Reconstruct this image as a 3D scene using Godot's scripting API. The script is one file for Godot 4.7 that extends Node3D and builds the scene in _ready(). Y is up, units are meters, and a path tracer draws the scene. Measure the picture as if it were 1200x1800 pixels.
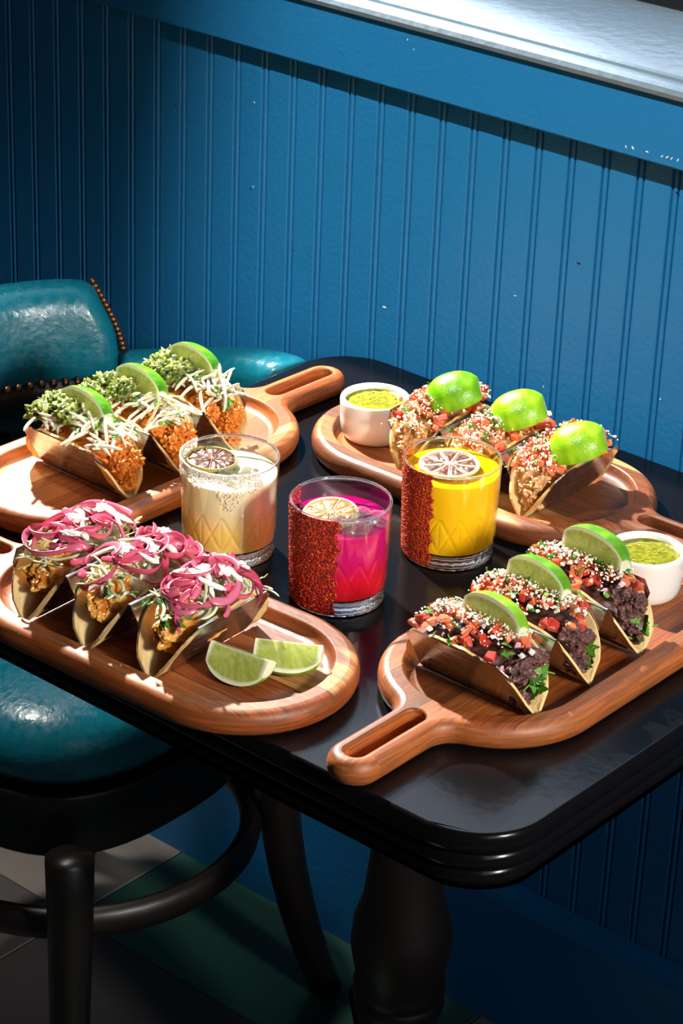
extends Node3D
# Four wooden boards of tacos and three cocktails on a black table beside a blue beadboard wall.

const TY := 0.75          # table top
const FY := 0.03          # floor
const FLOOR_IN_BOARD := 0.7608   # sunk floor of a board standing on the table

var rng := RandomNumberGenerator.new()
var names := {}
var nz := FastNoiseLite.new()
var M := {}
var K := {}               # shared meshes

# ------------------------------------------------------------------ shapes
class Shape:
	var v := PackedVector3Array()
	var c := PackedColorArray()
	var i := PackedInt32Array()
	func put(p: Vector3, col := Color.WHITE) -> int:
		v.append(p)
		c.append(col)
		return v.size() - 1
	func tri(a: int, b: int, d: int) -> void:
		i.append(a)
		i.append(b)
		i.append(d)
	func quad(a: int, b: int, d: int, e: int) -> void:
		tri(a, b, d)
		tri(a, d, e)
	func add(o: Shape, t: Transform3D) -> void:
		var at := v.size()
		for p in o.v:
			v.append(t * p)
		c.append_array(o.c)
		for k in o.i:
			i.append(k + at)
	func mesh() -> ArrayMesh:
		var n := PackedVector3Array()
		n.resize(v.size())
		var r := PackedInt32Array()
		r.resize(i.size())
		for k in range(0, i.size(), 3):
			var a := i[k]
			var b := i[k + 1]
			var d := i[k + 2]
			var f := (v[b] - v[a]).cross(v[d] - v[a])
			n[a] += f
			n[b] += f
			n[d] += f
			r[k] = a
			r[k + 1] = d
			r[k + 2] = b
		for k in n.size():
			n[k] = n[k].normalized() if n[k].length_squared() > 1e-24 else Vector3.UP
		var arr := []
		arr.resize(Mesh.ARRAY_MAX)
		arr[Mesh.ARRAY_VERTEX] = v
		arr[Mesh.ARRAY_NORMAL] = n
		arr[Mesh.ARRAY_COLOR] = c
		arr[Mesh.ARRAY_INDEX] = r
		var m := ArrayMesh.new()
		m.add_surface_from_arrays(Mesh.PRIMITIVE_TRIANGLES, arr)
		return m


# rows of points joined by quads; counter-clockwise seen from outside when rows go up and columns go to the left
func skin(rows: Array, closed: bool, cols = null, flip := false) -> Shape:
	var s := Shape.new()
	var n: int = rows[0].size()
	for r in rows.size():
		for k in n:
			s.put(rows[r][k], cols[r][k] if cols else Color.WHITE)
	for r in rows.size() - 1:
		for k in (n if closed else n - 1):
			var a := r * n + k
			var b := r * n + (k + 1) % n
			if flip:
				s.quad(a, a + n, b + n, b)
			else:
				s.quad(a, b, b + n, a + n)
	return s


# profile of (radius, height) from bottom to top turned round y
func lathe(profile: Array, seg := 48, col := Color.WHITE) -> Shape:
	var s := Shape.new()
	for p in profile:
		for k in seg:
			var t := TAU * k / seg
			s.put(Vector3(p.x * cos(t), p.y, -p.x * sin(t)), col)
	for r in profile.size() - 1:
		for k in seg:
			var a := r * seg + k
			var b := r * seg + (k + 1) % seg
			s.quad(a, b, b + seg, a + seg)
	return s


# a tube along a path; section is a list of Vector2 (side, up), counter-clockwise
func sweep(path: Array, section: Array, scales = null, cols = null, up := Vector3.UP, closed := false) -> Shape:
	var s := Shape.new()
	var n := section.size()
	var m := path.size()
	for k in m:
		var ahead: Vector3 = path[(k + 1) % m] if closed else path[mini(k + 1, m - 1)]
		var behind: Vector3 = path[(k + m - 1) % m] if closed else path[maxi(k - 1, 0)]
		var d := (ahead - behind).normalized()
		var side := d.cross(up)
		side = side.normalized() if side.length() > 1e-4 else Vector3.RIGHT
		var u := side.cross(d).normalized()
		var sc: float = scales[k] if scales else 1.0
		for j in n:
			s.put(path[k] + (side * section[j].x + u * section[j].y) * sc, cols[j] if cols else Color.WHITE)
	for k in (m if closed else m - 1):
		for j in n:
			var a := k * n + j
			var b := k * n + (j + 1) % n
			var a2 := ((k + 1) % m) * n + j
			var b2 := ((k + 1) % m) * n + (j + 1) % n
			s.quad(a, a2, b2, b)
	if not closed:
		for e in [0, m - 1]:
			var mid := s.put(path[e], cols[0] if cols else Color.WHITE)
			for j in n:
				var a: int = e * n + j
				var b: int = e * n + (j + 1) % n
				if e == 0:
					s.tri(mid, a, b)
				else:
					s.tri(mid, b, a)
	return s


func round_section(rx: float, ry: float, n := 8) -> Array:
	var a := []
	for k in n:
		a.append(Vector2(rx * cos(TAU * k / n), ry * sin(TAU * k / n)))
	return a


# a box with chamfered edges
func chamfer_box(size: Vector3, b := 0.002, jitter := 0.0, col := Color.WHITE) -> Shape:
	var h := size * 0.5
	b = minf(b, minf(h.x, minf(h.y, h.z)) * 0.9)
	var s := Shape.new()
	var at := {}
	for sx in [-1, 1]:
		for sy in [-1, 1]:
			for sz in [-1, 1]:
				var j := Vector3(rng.randf_range(-1, 1), rng.randf_range(-1, 1), rng.randf_range(-1, 1)) * jitter if jitter > 0.0 else Vector3.ZERO
				for ax in 3:
					var p := Vector3(sx * (h.x - (0.0 if ax == 0 else b)), sy * (h.y - (0.0 if ax == 1 else b)), sz * (h.z - (0.0 if ax == 2 else b)))
					at[[sx, sy, sz, ax]] = p + j
	var face := func(pts: Array):
		var mid := Vector3.ZERO
		for p in pts:
			mid += p
		mid /= pts.size()
		var nn: Vector3 = (pts[1] - pts[0]).cross(pts[2] - pts[0])
		if nn.dot(mid) < 0:
			pts.reverse()
		var ids := []
		for p in pts:
			ids.append(s.put(p, col))
		for k in range(1, ids.size() - 1):
			s.tri(ids[0], ids[k], ids[k + 1])
	for sg in [-1, 1]:
		face.call([at[[sg, -1, -1, 0]], at[[sg, 1, -1, 0]], at[[sg, 1, 1, 0]], at[[sg, -1, 1, 0]]])
		face.call([at[[-1, sg, -1, 1]], at[[1, sg, -1, 1]], at[[1, sg, 1, 1]], at[[-1, sg, 1, 1]]])
		face.call([at[[-1, -1, sg, 2]], at[[1, -1, sg, 2]], at[[1, 1, sg, 2]], at[[-1, 1, sg, 2]]])
	for a in [-1, 1]:
		for c in [-1, 1]:
			face.call([at[[a, c, -1, 0]], at[[a, c, 1, 0]], at[[a, c, 1, 1]], at[[a, c, -1, 1]]])
			face.call([at[[a, -1, c, 0]], at[[a, 1, c, 0]], at[[a, 1, c, 2]], at[[a, -1, c, 2]]])
			face.call([at[[-1, a, c, 1]], at[[1, a, c, 1]], at[[1, a, c, 2]], at[[-1, a, c, 2]]])
			for d in [-1, 1]:
				face.call([at[[a, c, d, 0]], at[[a, c, d, 1]], at[[a, c, d, 2]]])
	return s


var ico_cache := {}
func icosphere(level: int) -> Shape:
	if ico_cache.has(level):
		return ico_cache[level]
	var s := Shape.new()
	if level == 0:
		var t := (1.0 + sqrt(5.0)) / 2.0
		for p in [Vector3(-1, t, 0), Vector3(1, t, 0), Vector3(-1, -t, 0), Vector3(1, -t, 0), Vector3(0, -1, t), Vector3(0, 1, t), Vector3(0, -1, -t), Vector3(0, 1, -t), Vector3(t, 0, -1), Vector3(t, 0, 1), Vector3(-t, 0, -1), Vector3(-t, 0, 1)]:
			s.put(p.normalized())
		for f in [[0, 11, 5], [0, 5, 1], [0, 1, 7], [0, 7, 10], [0, 10, 11], [1, 5, 9], [5, 11, 4], [11, 10, 2], [10, 7, 6], [7, 1, 8], [3, 9, 4], [3, 4, 2], [3, 2, 6], [3, 6, 8], [3, 8, 9], [4, 9, 5], [2, 4, 11], [6, 2, 10], [8, 6, 7], [9, 8, 1]]:
			s.tri(f[0], f[1], f[2])
	else:
		var o := icosphere(level - 1)
		s.v = o.v.duplicate()
		s.c = o.c.duplicate()
		var mids := {}
		var mid := func(a: int, b: int) -> int:
			var key := Vector2i(mini(a, b), maxi(a, b))
			if not mids.has(key):
				mids[key] = s.put(((s.v[a] + s.v[b]) * 0.5).normalized())
			return mids[key]
		for k in range(0, o.i.size(), 3):
			var a := o.i[k]
			var b := o.i[k + 1]
			var d := o.i[k + 2]
			var ab: int = mid.call(a, b)
			var bd: int = mid.call(b, d)
			var da: int = mid.call(d, a)
			s.tri(a, ab, da)
			s.tri(b, bd, ab)
			s.tri(d, da, bd)
			s.tri(ab, bd, da)
	ico_cache[level] = s
	return s


# a lump: a sphere pushed about by noise, coloured between two tones
func lump(level: int, size: Vector3, rough: float, freq: float, c1: Color, c2: Color, seed_at: float, fine := 0.0) -> Shape:
	var o := icosphere(level)
	var s := Shape.new()
	s.i = o.i
	for p in o.v:
		var q := p * freq + Vector3(seed_at, seed_at * 0.7, -seed_at)
		var d := nz.get_noise_3dv(q * 100.0)
		var e := nz.get_noise_3dv(q * 300.0 + Vector3(50, 0, 0))
		var r := 1.0 + rough * (d * 1.3 + 0.5 * e) + fine * nz.get_noise_3dv(q * 900.0)
		s.put(p * r * size, c1.lerp(c2, clampf(0.5 + d * 0.9 + e * 0.7, 0, 1)))
	return s


# ------------------------------------------------------------------ scene tree helpers
func L(r: float, g: float, b: float) -> Color:
	return Color(r / 255.0, g / 255.0, b / 255.0).srgb_to_linear()


func S(r: float, g: float, b: float, a := 1.0) -> Color:
	return Color(r / 255.0, g / 255.0, b / 255.0, a)


func numbered(called: String) -> String:
	var n: int = names.get(called, 0)
	names[called] = n + 1
	return called if n == 0 else "%s_%03d" % [called, n]


func part(called: String, what, m: Material, parent: Node, at := Transform3D()) -> MeshInstance3D:
	var o := MeshInstance3D.new()
	var taken := 0
	var free := called
	while parent.has_node(NodePath(free)):
		taken += 1
		free = "%s_%03d" % [called, taken]
	o.name = free
	o.mesh = what.mesh() if what is Shape else what
	o.material_override = m
	o.transform = at
	parent.add_child(o, true)
	return o


func thing(called: String, label: String, category: String, at := Vector3.ZERO, turn := 0.0, group := "") -> Node3D:
	var o := Node3D.new()
	o.name = numbered(called)
	add_child(o, true)
	o.position = at
	o.rotation.y = turn
	o.set_meta("label", label)
	o.set_meta("category", category)
	if group:
		o.set_meta("group", group)
	return o


func solid(called: String, what, m: Material, label: String, category: String, at := Transform3D(), group := "") -> MeshInstance3D:
	var o := part(numbered(called), what, m, self, at)
	o.set_meta("label", label)
	o.set_meta("category", category)
	if group:
		o.set_meta("group", group)
	return o


func structure(called: String, label: String) -> Node3D:
	var o := Node3D.new()
	o.name = called
	add_child(o, true)
	o.set_meta("kind", "structure")
	o.set_meta("label", label)
	return o


func mat(col: Color, rough := 0.6, metal := 0.0, vertex := false) -> StandardMaterial3D:
	var m := StandardMaterial3D.new()
	m.albedo_color = col
	m.roughness = rough
	m.metallic = metal
	m.vertex_color_use_as_albedo = vertex
	return m


func noise_tex(freq: float, seed_: int, octaves := 4, w := 512, kind := FastNoiseLite.TYPE_SIMPLEX_SMOOTH) -> NoiseTexture2D:
	var f := FastNoiseLite.new()
	f.seed = seed_
	f.frequency = freq
	f.noise_type = kind
	f.fractal_octaves = octaves
	var t := NoiseTexture2D.new()
	t.width = w
	t.height = w
	t.seamless = true
	t.noise = f
	return t


func bump(m: StandardMaterial3D, t: Texture2D, centimetres: float, scale: float, world := false) -> void:
	m.heightmap_enabled = true
	m.heightmap_texture = t
	m.heightmap_scale = centimetres
	m.uv1_triplanar = true
	m.uv1_world_triplanar = world
	m.uv1_scale = Vector3.ONE * scale


func noise_bytes(w: int, h: int, freq: float, seed_: int, octaves: int, out_w: int, out_h: int) -> PackedByteArray:
	var f := FastNoiseLite.new()
	f.seed = seed_
	f.frequency = freq
	f.fractal_octaves = octaves
	f.noise_type = FastNoiseLite.TYPE_SIMPLEX_SMOOTH
	var im := f.get_image(w, h)
	im.convert(Image.FORMAT_L8)
	im.resize(out_w, out_h, Image.INTERPOLATE_CUBIC)
	return im.get_data()


# grain of a board glued up from strips: dark heart wood, tan and some pale sap wood
func wood_texture(seed_: int, strips: Array, tones: Array, pale_from: Array) -> ImageTexture:
	var w := 1024
	var h := 512
	var fine := noise_bytes(48, 512, 0.16, seed_, 3, w, h)
	var wide := noise_bytes(24, 160, 0.09, seed_ + 1, 3, w, h)
	var speck := noise_bytes(200, 512, 0.35, seed_ + 2, 2, w, h)
	var blot := noise_bytes(32, 32, 0.12, seed_ + 3, 2, w, h)
	var data := PackedByteArray()
	data.resize(w * h * 3)
	var k := 0
	for y in h:
		var t := float(y) / h
		var si := 0
		while si < strips.size() - 1 and t > strips[si]:
			si += 1
		var joint: float = 1.0
		for e in strips:
			if absf(t - e) < 0.0022:
				joint = 0.72
		var tone: Color = tones[si % tones.size()]
		var pale: Array = pale_from[si % pale_from.size()]
		for x in w:
			var o := y * w + x
			var f := (fine[o] - 127) / 127.0
			var g := (wide[(o + si * 7919) % (w * h)] - 127) / 127.0
			var q := (speck[o] - 127) / 127.0
			var b := (blot[o] - 127) / 127.0
			var band := sin(g * 9.0 + f * 1.5)
			var lum: float = (1.0 + 0.15 * f + 0.09 * band + 0.10 * b + 0.07 * q) * joint
			var p := smoothstep(0.0, 0.06, (float(x) / w - pale[0]) + 0.06 * g) * (1.0 - smoothstep(0.0, 0.06, (float(x) / w - pale[1]) + 0.06 * g))
			var col := tone.lerp(Color(0.80, 0.58, 0.36), p * 0.8)
			data[k] = int(clampf(col.r * lum, 0, 1) * 255)
			data[k + 1] = int(clampf(col.g * lum * (1.0 - 0.03 * band), 0, 1) * 255)
			data[k + 2] = int(clampf(col.b * lum * (1.0 - 0.05 * band), 0, 1) * 255)
			k += 3
	return ImageTexture.create_from_image(Image.create_from_data(w, h, false, Image.FORMAT_RGB8, data))


func _ready() -> void:
	rng.seed = 7
	nz.seed = 11
	nz.frequency = 0.01
	nz.noise_type = FastNoiseLite.TYPE_SIMPLEX_SMOOTH
	nz.fractal_octaves = 2
	# ---- camera, sky, sun, lights, exposure
	var cam := Camera3D.new()
	cam.name = "camera"
	add_child(cam)
	cam.fov = rad_to_deg(2.0 * atan(900.0 / 4410.0))
	cam.near = 0.05
	cam.far = 60.0
	cam.transform = Transform3D(Basis(Vector3.UP, 0.6930) * Basis(Vector3.RIGHT, -0.4648) * Basis(Vector3.BACK, 0.0400), Vector3(1.17, 1.7574, 1.842))
	cam.current = true
	var sky_m := ProceduralSkyMaterial.new()
	sky_m.sky_top_color = Color(0.72, 0.79, 0.88)
	sky_m.sky_horizon_color = Color(0.94, 0.94, 0.93)
	sky_m.ground_horizon_color = Color(0.55, 0.55, 0.52)
	sky_m.ground_bottom_color = Color(0.25, 0.24, 0.22)
	sky_m.sky_energy_multiplier = SKY
	sky_m.ground_energy_multiplier = SKY * 0.6
	var env := Environment.new()
	env.background_mode = Environment.BG_SKY
	env.sky = Sky.new()
	env.sky.sky_material = sky_m
	env.tonemap_mode = Environment.TONE_MAPPER_LINEAR
	env.tonemap_exposure = 1.0
	env.sdfgi_enabled = true
	env.ssao_enabled = true
	env.ssil_enabled = true
	var we := WorldEnvironment.new()
	we.name = "world"
	we.environment = env
	add_child(we)
	for q in LAMPS:  # beams of the lamps that stand out of view
		var spot := SpotLight3D.new()
		spot.name = "unseen_lamp_beam"
		spot.light_color = Color(1.0, 0.97, 0.93)
		spot.light_energy = q[2]
		spot.spot_angle = q[3]
		spot.spot_angle_attenuation = q[6]
		spot.spot_range = 12.0
		spot.spot_attenuation = 2.0
		spot.light_size = q[4]
		spot.shadow_enabled = true
		add_child(spot, true)
		spot.look_at_from_position(q[0] + (q[1] - q[0]).normalized() * 0.02, q[1], Vector3.BACK)

	make_materials()
	build_room()
	build_table()
	build_chair()
	build_lamp()
	build_boards()
	build_holders()
	build_tacos()
	build_ramekins()
	build_glasses()
	build_loose_limes()


const SKY := 1.7
# unseen spotlights placed to light table, wall and chair: place, aim, energy, half angle, size, label
const LAMPS := [
	[Vector3(-1.0, 1.75, 0.006), Vector3(-0.02, 0.78, 0.33), 9.5, 19.0, 0.022, "unseen small black lamp in the window reveal, placed to light the table", 0.35],
	[Vector3(0.10, 2.74, 1.35), Vector3(0.03, 0.95, 0.0), 9.0, 17.5, 0.012, "unseen small black ceiling lamp with a barn door, placed to light the beadboard wall", 0.6],
	[Vector3(-0.95, 2.74, 0.75), Vector3(-0.56, 0.52, 0.38), 4.5, 10.0, 0.12, "unseen small black ceiling lamp, placed to light the chair", 0.8],
	[Vector3(2.0, 1.75, 0.85), Vector3(0.07, 0.80, 0.43), 5.6, 10.5, 0.16, "unseen small black lamp at the right wall, placed to light the food from the right", 0.6],
]


func make_materials() -> void:
	var paint := mat(S(27, 103, 154), 0.36)
	paint.metallic_specular = 0.4
	bump(paint, noise_tex(0.035, 3, 4, 512), 0.035, 6.0, true)
	M.paint = paint
	M.sunlit_sill_paint = mat(S(104, 122, 136), 0.3)  # wall blue made paler, strong daylight put into the colour
	bump(M.sunlit_sill_paint, noise_tex(0.02, 5, 3, 512), 0.06, 5.0, true)
	M.black_paint = mat(S(16, 16, 18), 0.4)
	M.plaster = mat(S(120, 118, 112), 0.9)
	M.ceiling = mat(S(84, 82, 80), 0.95)
	M.dark_wall = mat(S(64, 64, 66), 0.9)
	M.chip = mat(S(205, 205, 198), 0.7)
	M.hole = mat(S(14, 12, 14), 0.9)
	var lacquer := mat(S(13, 12, 14), 0.2)
	bump(lacquer, noise_tex(0.03, 8, 5, 512), 0.008, 5.0, true)
	lacquer.roughness = 0.19
	lacquer.metallic_specular = 0.32
	M.lacquer = lacquer
	M.dark_wood = mat(S(17, 11, 9), 0.42)
	var leather := mat(S(10, 104, 122), 0.38)
	bump(leather, noise_tex(0.03, 12, 5, 512, FastNoiseLite.TYPE_CELLULAR), 0.05, 9.0, false)
	leather.roughness_texture = noise_tex(0.015, 13, 5, 512)
	leather.roughness = 0.62
	M.leather = leather
	M.brass = mat(S(120, 78, 56), 0.35, 0.9)
	var steel := mat(S(184, 180, 175), 0.3, 1.0)
	var streak := FastNoiseLite.new()
	steel.roughness_texture = noise_tex(0.02, 17, 4, 256)
	steel.roughness = 0.5
	steel.uv1_triplanar = true
	steel.uv1_scale = Vector3(3, 60, 60)
	M.steel = steel
	M.ceramic = mat(S(240, 238, 232), 0.16)
	M.ceramic.clearcoat_enabled = true
	M.ceramic.clearcoat = 0.5
	M.ceramic.clearcoat_roughness = 0.08
	M.salsa = mat(Color.WHITE, 0.22, 0.0, true)
	M.food = mat(Color.WHITE, 0.5, 0.0, true)
	M.food_dry = mat(Color.WHITE, 0.75, 0.0, true)
	M.wet = mat(Color.WHITE, 0.22, 0.0, true)
	M.leaf = mat(Color.WHITE, 0.4, 0.0, true)
	M.leaf.backlight_enabled = true
	M.leaf.backlight = Color(0.35, 0.35, 0.35)
	M.strand = mat(Color.WHITE, 0.28, 0.0, true)
	M.strand.backlight_enabled = true
	M.strand.backlight = Color(0.4, 0.4, 0.4)
	var rind := mat(Color.WHITE, 0.26, 0.0, true)
	bump(rind, noise_tex(0.09, 21, 2, 512, FastNoiseLite.TYPE_CELLULAR), 0.035, 16.0, false)
	M.rind = rind
	M.flesh = mat(Color.WHITE, 0.2, 0.0, true)
	M.flesh.backlight_enabled = true
	M.flesh.backlight = Color(0.22, 0.22, 0.22)
	var tort := mat(Color.WHITE, 0.7, 0.0, true)
	bump(tort, noise_tex(0.05, 25, 4, 512), 0.05, 14.0, false)
	M.tortilla = tort
	var pane := mat(Color(1, 1, 1, 0.004), 0.02)
	pane.metallic_specular = 0.5
	pane.transparency = BaseMaterial3D.TRANSPARENCY_ALPHA
	M.pane = pane
	var ice := mat(Color(1, 1, 1, 0.04), 0.03)
	ice.refraction_enabled = true
	ice.refraction_scale = 0.031
	M.ice = ice
	var thick := mat(Color(1, 1, 1, 0.02), 0.02)
	thick.refraction_enabled = true
	thick.refraction_scale = 0.05
	M.thick_glass = thick
	M.drink = mat(Color.WHITE, 0.12, 0.0, true)
	M.drink.metallic_specular = 0.25
	M.drink.backlight_enabled = true
	M.drink.backlight = Color(0.45, 0.45, 0.45)
	M.grain = mat(Color.WHITE, 0.55, 0.0, true)
	M.salt = mat(Color.WHITE, 0.25, 0.0, true)
	M.dried = mat(Color.WHITE, 0.45, 0.0, true)
	M.tile_green = mat(S(48, 92, 78), 0.55)
	M.tile_grey = mat(S(120, 114, 108), 0.6)
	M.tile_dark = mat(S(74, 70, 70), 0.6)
	M.tile_tan = mat(S(176, 156, 124), 0.6)
	var spots := noise_tex(0.02, 31, 5, 512)
	for k in ["tile_green", "tile_grey", "tile_dark", "tile_tan"]:
		bump(M[k], spots, 0.05, 3.0, true)
	M.grout = mat(S(40, 38, 36), 0.9)
	M.lamp_metal = mat(S(30, 30, 32), 0.4, 0.8)
	M.bulb = mat(S(255, 240, 215), 0.5)
	M.bulb.emission_enabled = true
	M.bulb.emission = Color(1.0, 0.93, 0.82)
	M.bulb.emission_energy_multiplier = 1.5


# ------------------------------------------------------------------ the room
func slab(called: String, lo: Vector3, hi: Vector3, m: Material, parent: Node, b := 0.002) -> MeshInstance3D:
	return part(called, chamfer_box(hi - lo, b), m, parent, Transform3D(Basis(), (lo + hi) * 0.5))


func build_room() -> void:
	var x0 := -2.9
	var x1 := 2.2
	var z1 := 3.2
	var top := 2.95
	var wb := structure("wall_back", "blue painted beadboard wall under the window sill")
	# the masonry behind the boards, and round the window
	slab("backing", Vector3(x0 - 0.2, FY - 0.1, -0.2), Vector3(x1 + 0.2, 1.095, -0.006), M.dark_wall, wb)
	slab("pier", Vector3(x0 - 0.2, 1.095, -0.2), Vector3(-1.95, top + 0.1, -0.006), M.plaster, wb)
	slab("pier", Vector3(0.6, 1.095, -0.2), Vector3(x1 + 0.2, top + 0.1, -0.006), M.plaster, wb)
	slab("lintel", Vector3(-1.95, 2.42, -0.2), Vector3(0.6, top + 0.1, -0.006), M.plaster, wb)
	# beaded boards, 38.4 mm apart: flat face, quirk, bead, quirk
	var pitch := 0.03833
	var prof := []
	var w := pitch
	for p in [[0.0, -0.0028], [0.0006, -0.0028], [0.0018, -0.0003], [0.0026, 0.0]]:
		prof.append(Vector2(p[0], p[1]))
	for p in [[w - 0.0084, 0.0], [w - 0.0076, -0.0006], [w - 0.0066, -0.0030], [w - 0.0058, -0.0030]]:
		prof.append(Vector2(p[0], p[1]))
	for k in 9:
		var t := PI * k / 8.0
		prof.append(Vector2(w - 0.0029 - 0.0027 * cos(t), -0.0026 + 0.0029 * sin(t)))
	prof.append(Vector2(w, -0.0030))
	var rows := []
	for y in [0.19, 1.06]:
		var r := []
		for p in prof:
			r.append(Vector3(p.x, y, p.y))
		rows.append(r)
	var plank := skin(rows, false)
	# flat shading where the profile bends: split each facet
	var fs := Shape.new()
	for k in range(0, plank.i.size(), 3):
		var a := fs.put(plank.v[plank.i[k]])
		var b := fs.put(plank.v[plank.i[k + 1]])
		var d := fs.put(plank.v[plank.i[k + 2]])
		fs.tri(a, b, d)
	var pm := fs.mesh()
	var groove0 := GROOVE0
	for k in range(-20, 50):
		part("beadboard_plank", pm, M.paint, wb, Transform3D(Basis(), Vector3(groove0 + pitch * (k - 1) + 0.003, 0, 0)))
	var flake := lump(1, Vector3(0.0028, 0.0012, 0.0006), 0.4, 1.3, Color.WHITE, Color.WHITE, 4.0).mesh()
	for q in CHIPS:
		part("paint_chip", flake, M.chip if q[3] > 0 else M.hole, wb, Transform3D(Basis(Vector3.BACK, q[0] * 40.0).scaled(Vector3.ONE * absf(q[3]) * 0.65), Vector3(q[0], q[1], q[2])))
	# baseboard
	var bb := structure("baseboard_back", "tall blue painted baseboard below the beadboard")
	var bp := [Vector2(0.0, FY), Vector2(0.02, FY), Vector2(0.02, 0.188), Vector2(0.017, 0.196), Vector2(0.010, 0.202), Vector2(0.0, 0.205)]
	part("board", extrude_x(bp, x0, x1), M.paint, bb)
	# apron under the sill
	var ap := structure("trim_1", "wide blue painted apron board under the window sill")
	var app := [Vector2(0.0, 1.041), Vector2(0.019, 1.041), Vector2(0.021, 1.043), Vector2(0.021, 1.1035), Vector2(0.0, 1.1035)]
	part("apron_board", extrude_x(app, x0, x1), M.paint, ap)
	var lip := [Vector2(-0.02, 1.1035), Vector2(0.022, 1.1035), Vector2(0.0265, 1.1055), Vector2(0.0285, 1.110), Vector2(0.0275, 1.1145), Vector2(0.024, 1.1165), Vector2(-0.02, 1.1165)]
	var si := structure("trim_2", "window sill with strong daylight put into its pale colour")
	part("sill_nosing", extrude_x(lip, x0, x1), M.sunlit_sill_paint, si)
	var sp := [Vector2(-0.30, 1.095), Vector2(0.010, 1.095), Vector2(0.010, 1.1195), Vector2(0.008, 1.1215), Vector2(-0.30, 1.1235)]
	part("sill_board", extrude_x(sp, -1.95, 0.6), M.sunlit_sill_paint, si)
	# window frame standing on the back of the sill
	var wi := structure("window_1", "black painted window frame above the sill")
	slab("bottom_rail", Vector3(-1.95, 1.121, -0.215), Vector3(0.6, 1.17, -0.166), M.black_paint, wi, 0.004)
	slab("jamb", Vector3(-1.97, 1.121, -0.225), Vector3(-1.92, 2.44, -0.17), M.black_paint, wi, 0.004)
	slab("jamb", Vector3(0.57, 1.121, -0.225), Vector3(0.62, 2.44, -0.17), M.black_paint, wi, 0.004)
	slab("head_rail", Vector3(-1.95, 2.39, -0.225), Vector3(0.6, 2.44, -0.17), M.black_paint, wi, 0.004)
	# other walls, out of the picture
	slab("slab", Vector3(x0 - 0.2, FY - 0.1, -0.2), Vector3(x0, top + 0.1, z1 + 0.2), M.dark_wall, structure("wall_left", "dark plaster wall"))
	var wr := structure("wall_right", "unseen dark plaster wall with an opening to light the table")
	slab("slab", Vector3(x1, FY - 0.1, -0.2), Vector3(x1 + 0.2, 1.30, z1 + 0.2), M.dark_wall, wr)
	slab("slab", Vector3(x1, 2.5, -0.2), Vector3(x1 + 0.2, top + 0.1, z1 + 0.2), M.dark_wall, wr)
	slab("slab", Vector3(x1, 1.30, -0.2), Vector3(x1 + 0.2, 2.5, 0.45), M.dark_wall, wr)
	slab("slab", Vector3(x1, 1.30, 2.1), Vector3(x1 + 0.2, 2.5, z1 + 0.2), M.dark_wall, wr)
	var w2 := structure("unseen_window_2", "unseen black window frame in the right wall, placed for light from the right")  # out of view, opened to light the table from the right
	slab("bottom_rail", Vector3(x1 + 0.05, 1.30, 0.45), Vector3(x1 + 0.11, 1.35, 2.1), M.black_paint, w2, 0.004)
	slab("head_rail", Vector3(x1 + 0.05, 2.45, 0.45), Vector3(x1 + 0.11, 2.5, 2.1), M.black_paint, w2, 0.004)
	slab("jamb", Vector3(x1 + 0.05, 1.30, 0.45), Vector3(x1 + 0.11, 2.5, 0.50), M.black_paint, w2, 0.004)
	slab("jamb", Vector3(x1 + 0.05, 1.30, 2.05), Vector3(x1 + 0.11, 2.5, 2.1), M.black_paint, w2, 0.004)
	slab("slab", Vector3(x0 - 0.2, FY - 0.1, z1), Vector3(x1 + 0.2, top + 0.1, z1 + 0.2), M.dark_wall, structure("wall_front", "dark plaster wall"))
	slab("slab", Vector3(x0 - 0.2, top, -0.2), Vector3(x1 + 0.2, top + 0.15, z1 + 0.2), M.ceiling, structure("ceiling", "dark ceiling"))
	# floor of square tiles
	var fl := structure("floor", "worn floor of green and grey square tiles")
	slab("screed", Vector3(x0 - 0.2, FY - 0.12, -0.2), Vector3(x1 + 0.2, FY - 0.004, z1 + 0.2), M.grout, fl)
	var size := 0.457
	var tile := chamfer_box(Vector3(size - 0.002, 0.008, size - 0.002), 0.0012).mesh()
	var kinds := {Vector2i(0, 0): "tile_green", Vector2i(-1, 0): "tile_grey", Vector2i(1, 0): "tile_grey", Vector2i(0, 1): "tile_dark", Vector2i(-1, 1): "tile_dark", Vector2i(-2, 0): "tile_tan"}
	for i in range(-4, 6):
		for j in range(0, 7):
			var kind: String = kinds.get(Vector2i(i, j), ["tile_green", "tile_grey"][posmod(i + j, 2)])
			part("tile", tile, M[kind], fl, Transform3D(Basis(), Vector3(-0.573 + size * (i + 0.5), FY - 0.004, 0.2 - size * 0.5 + size * j)))


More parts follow.
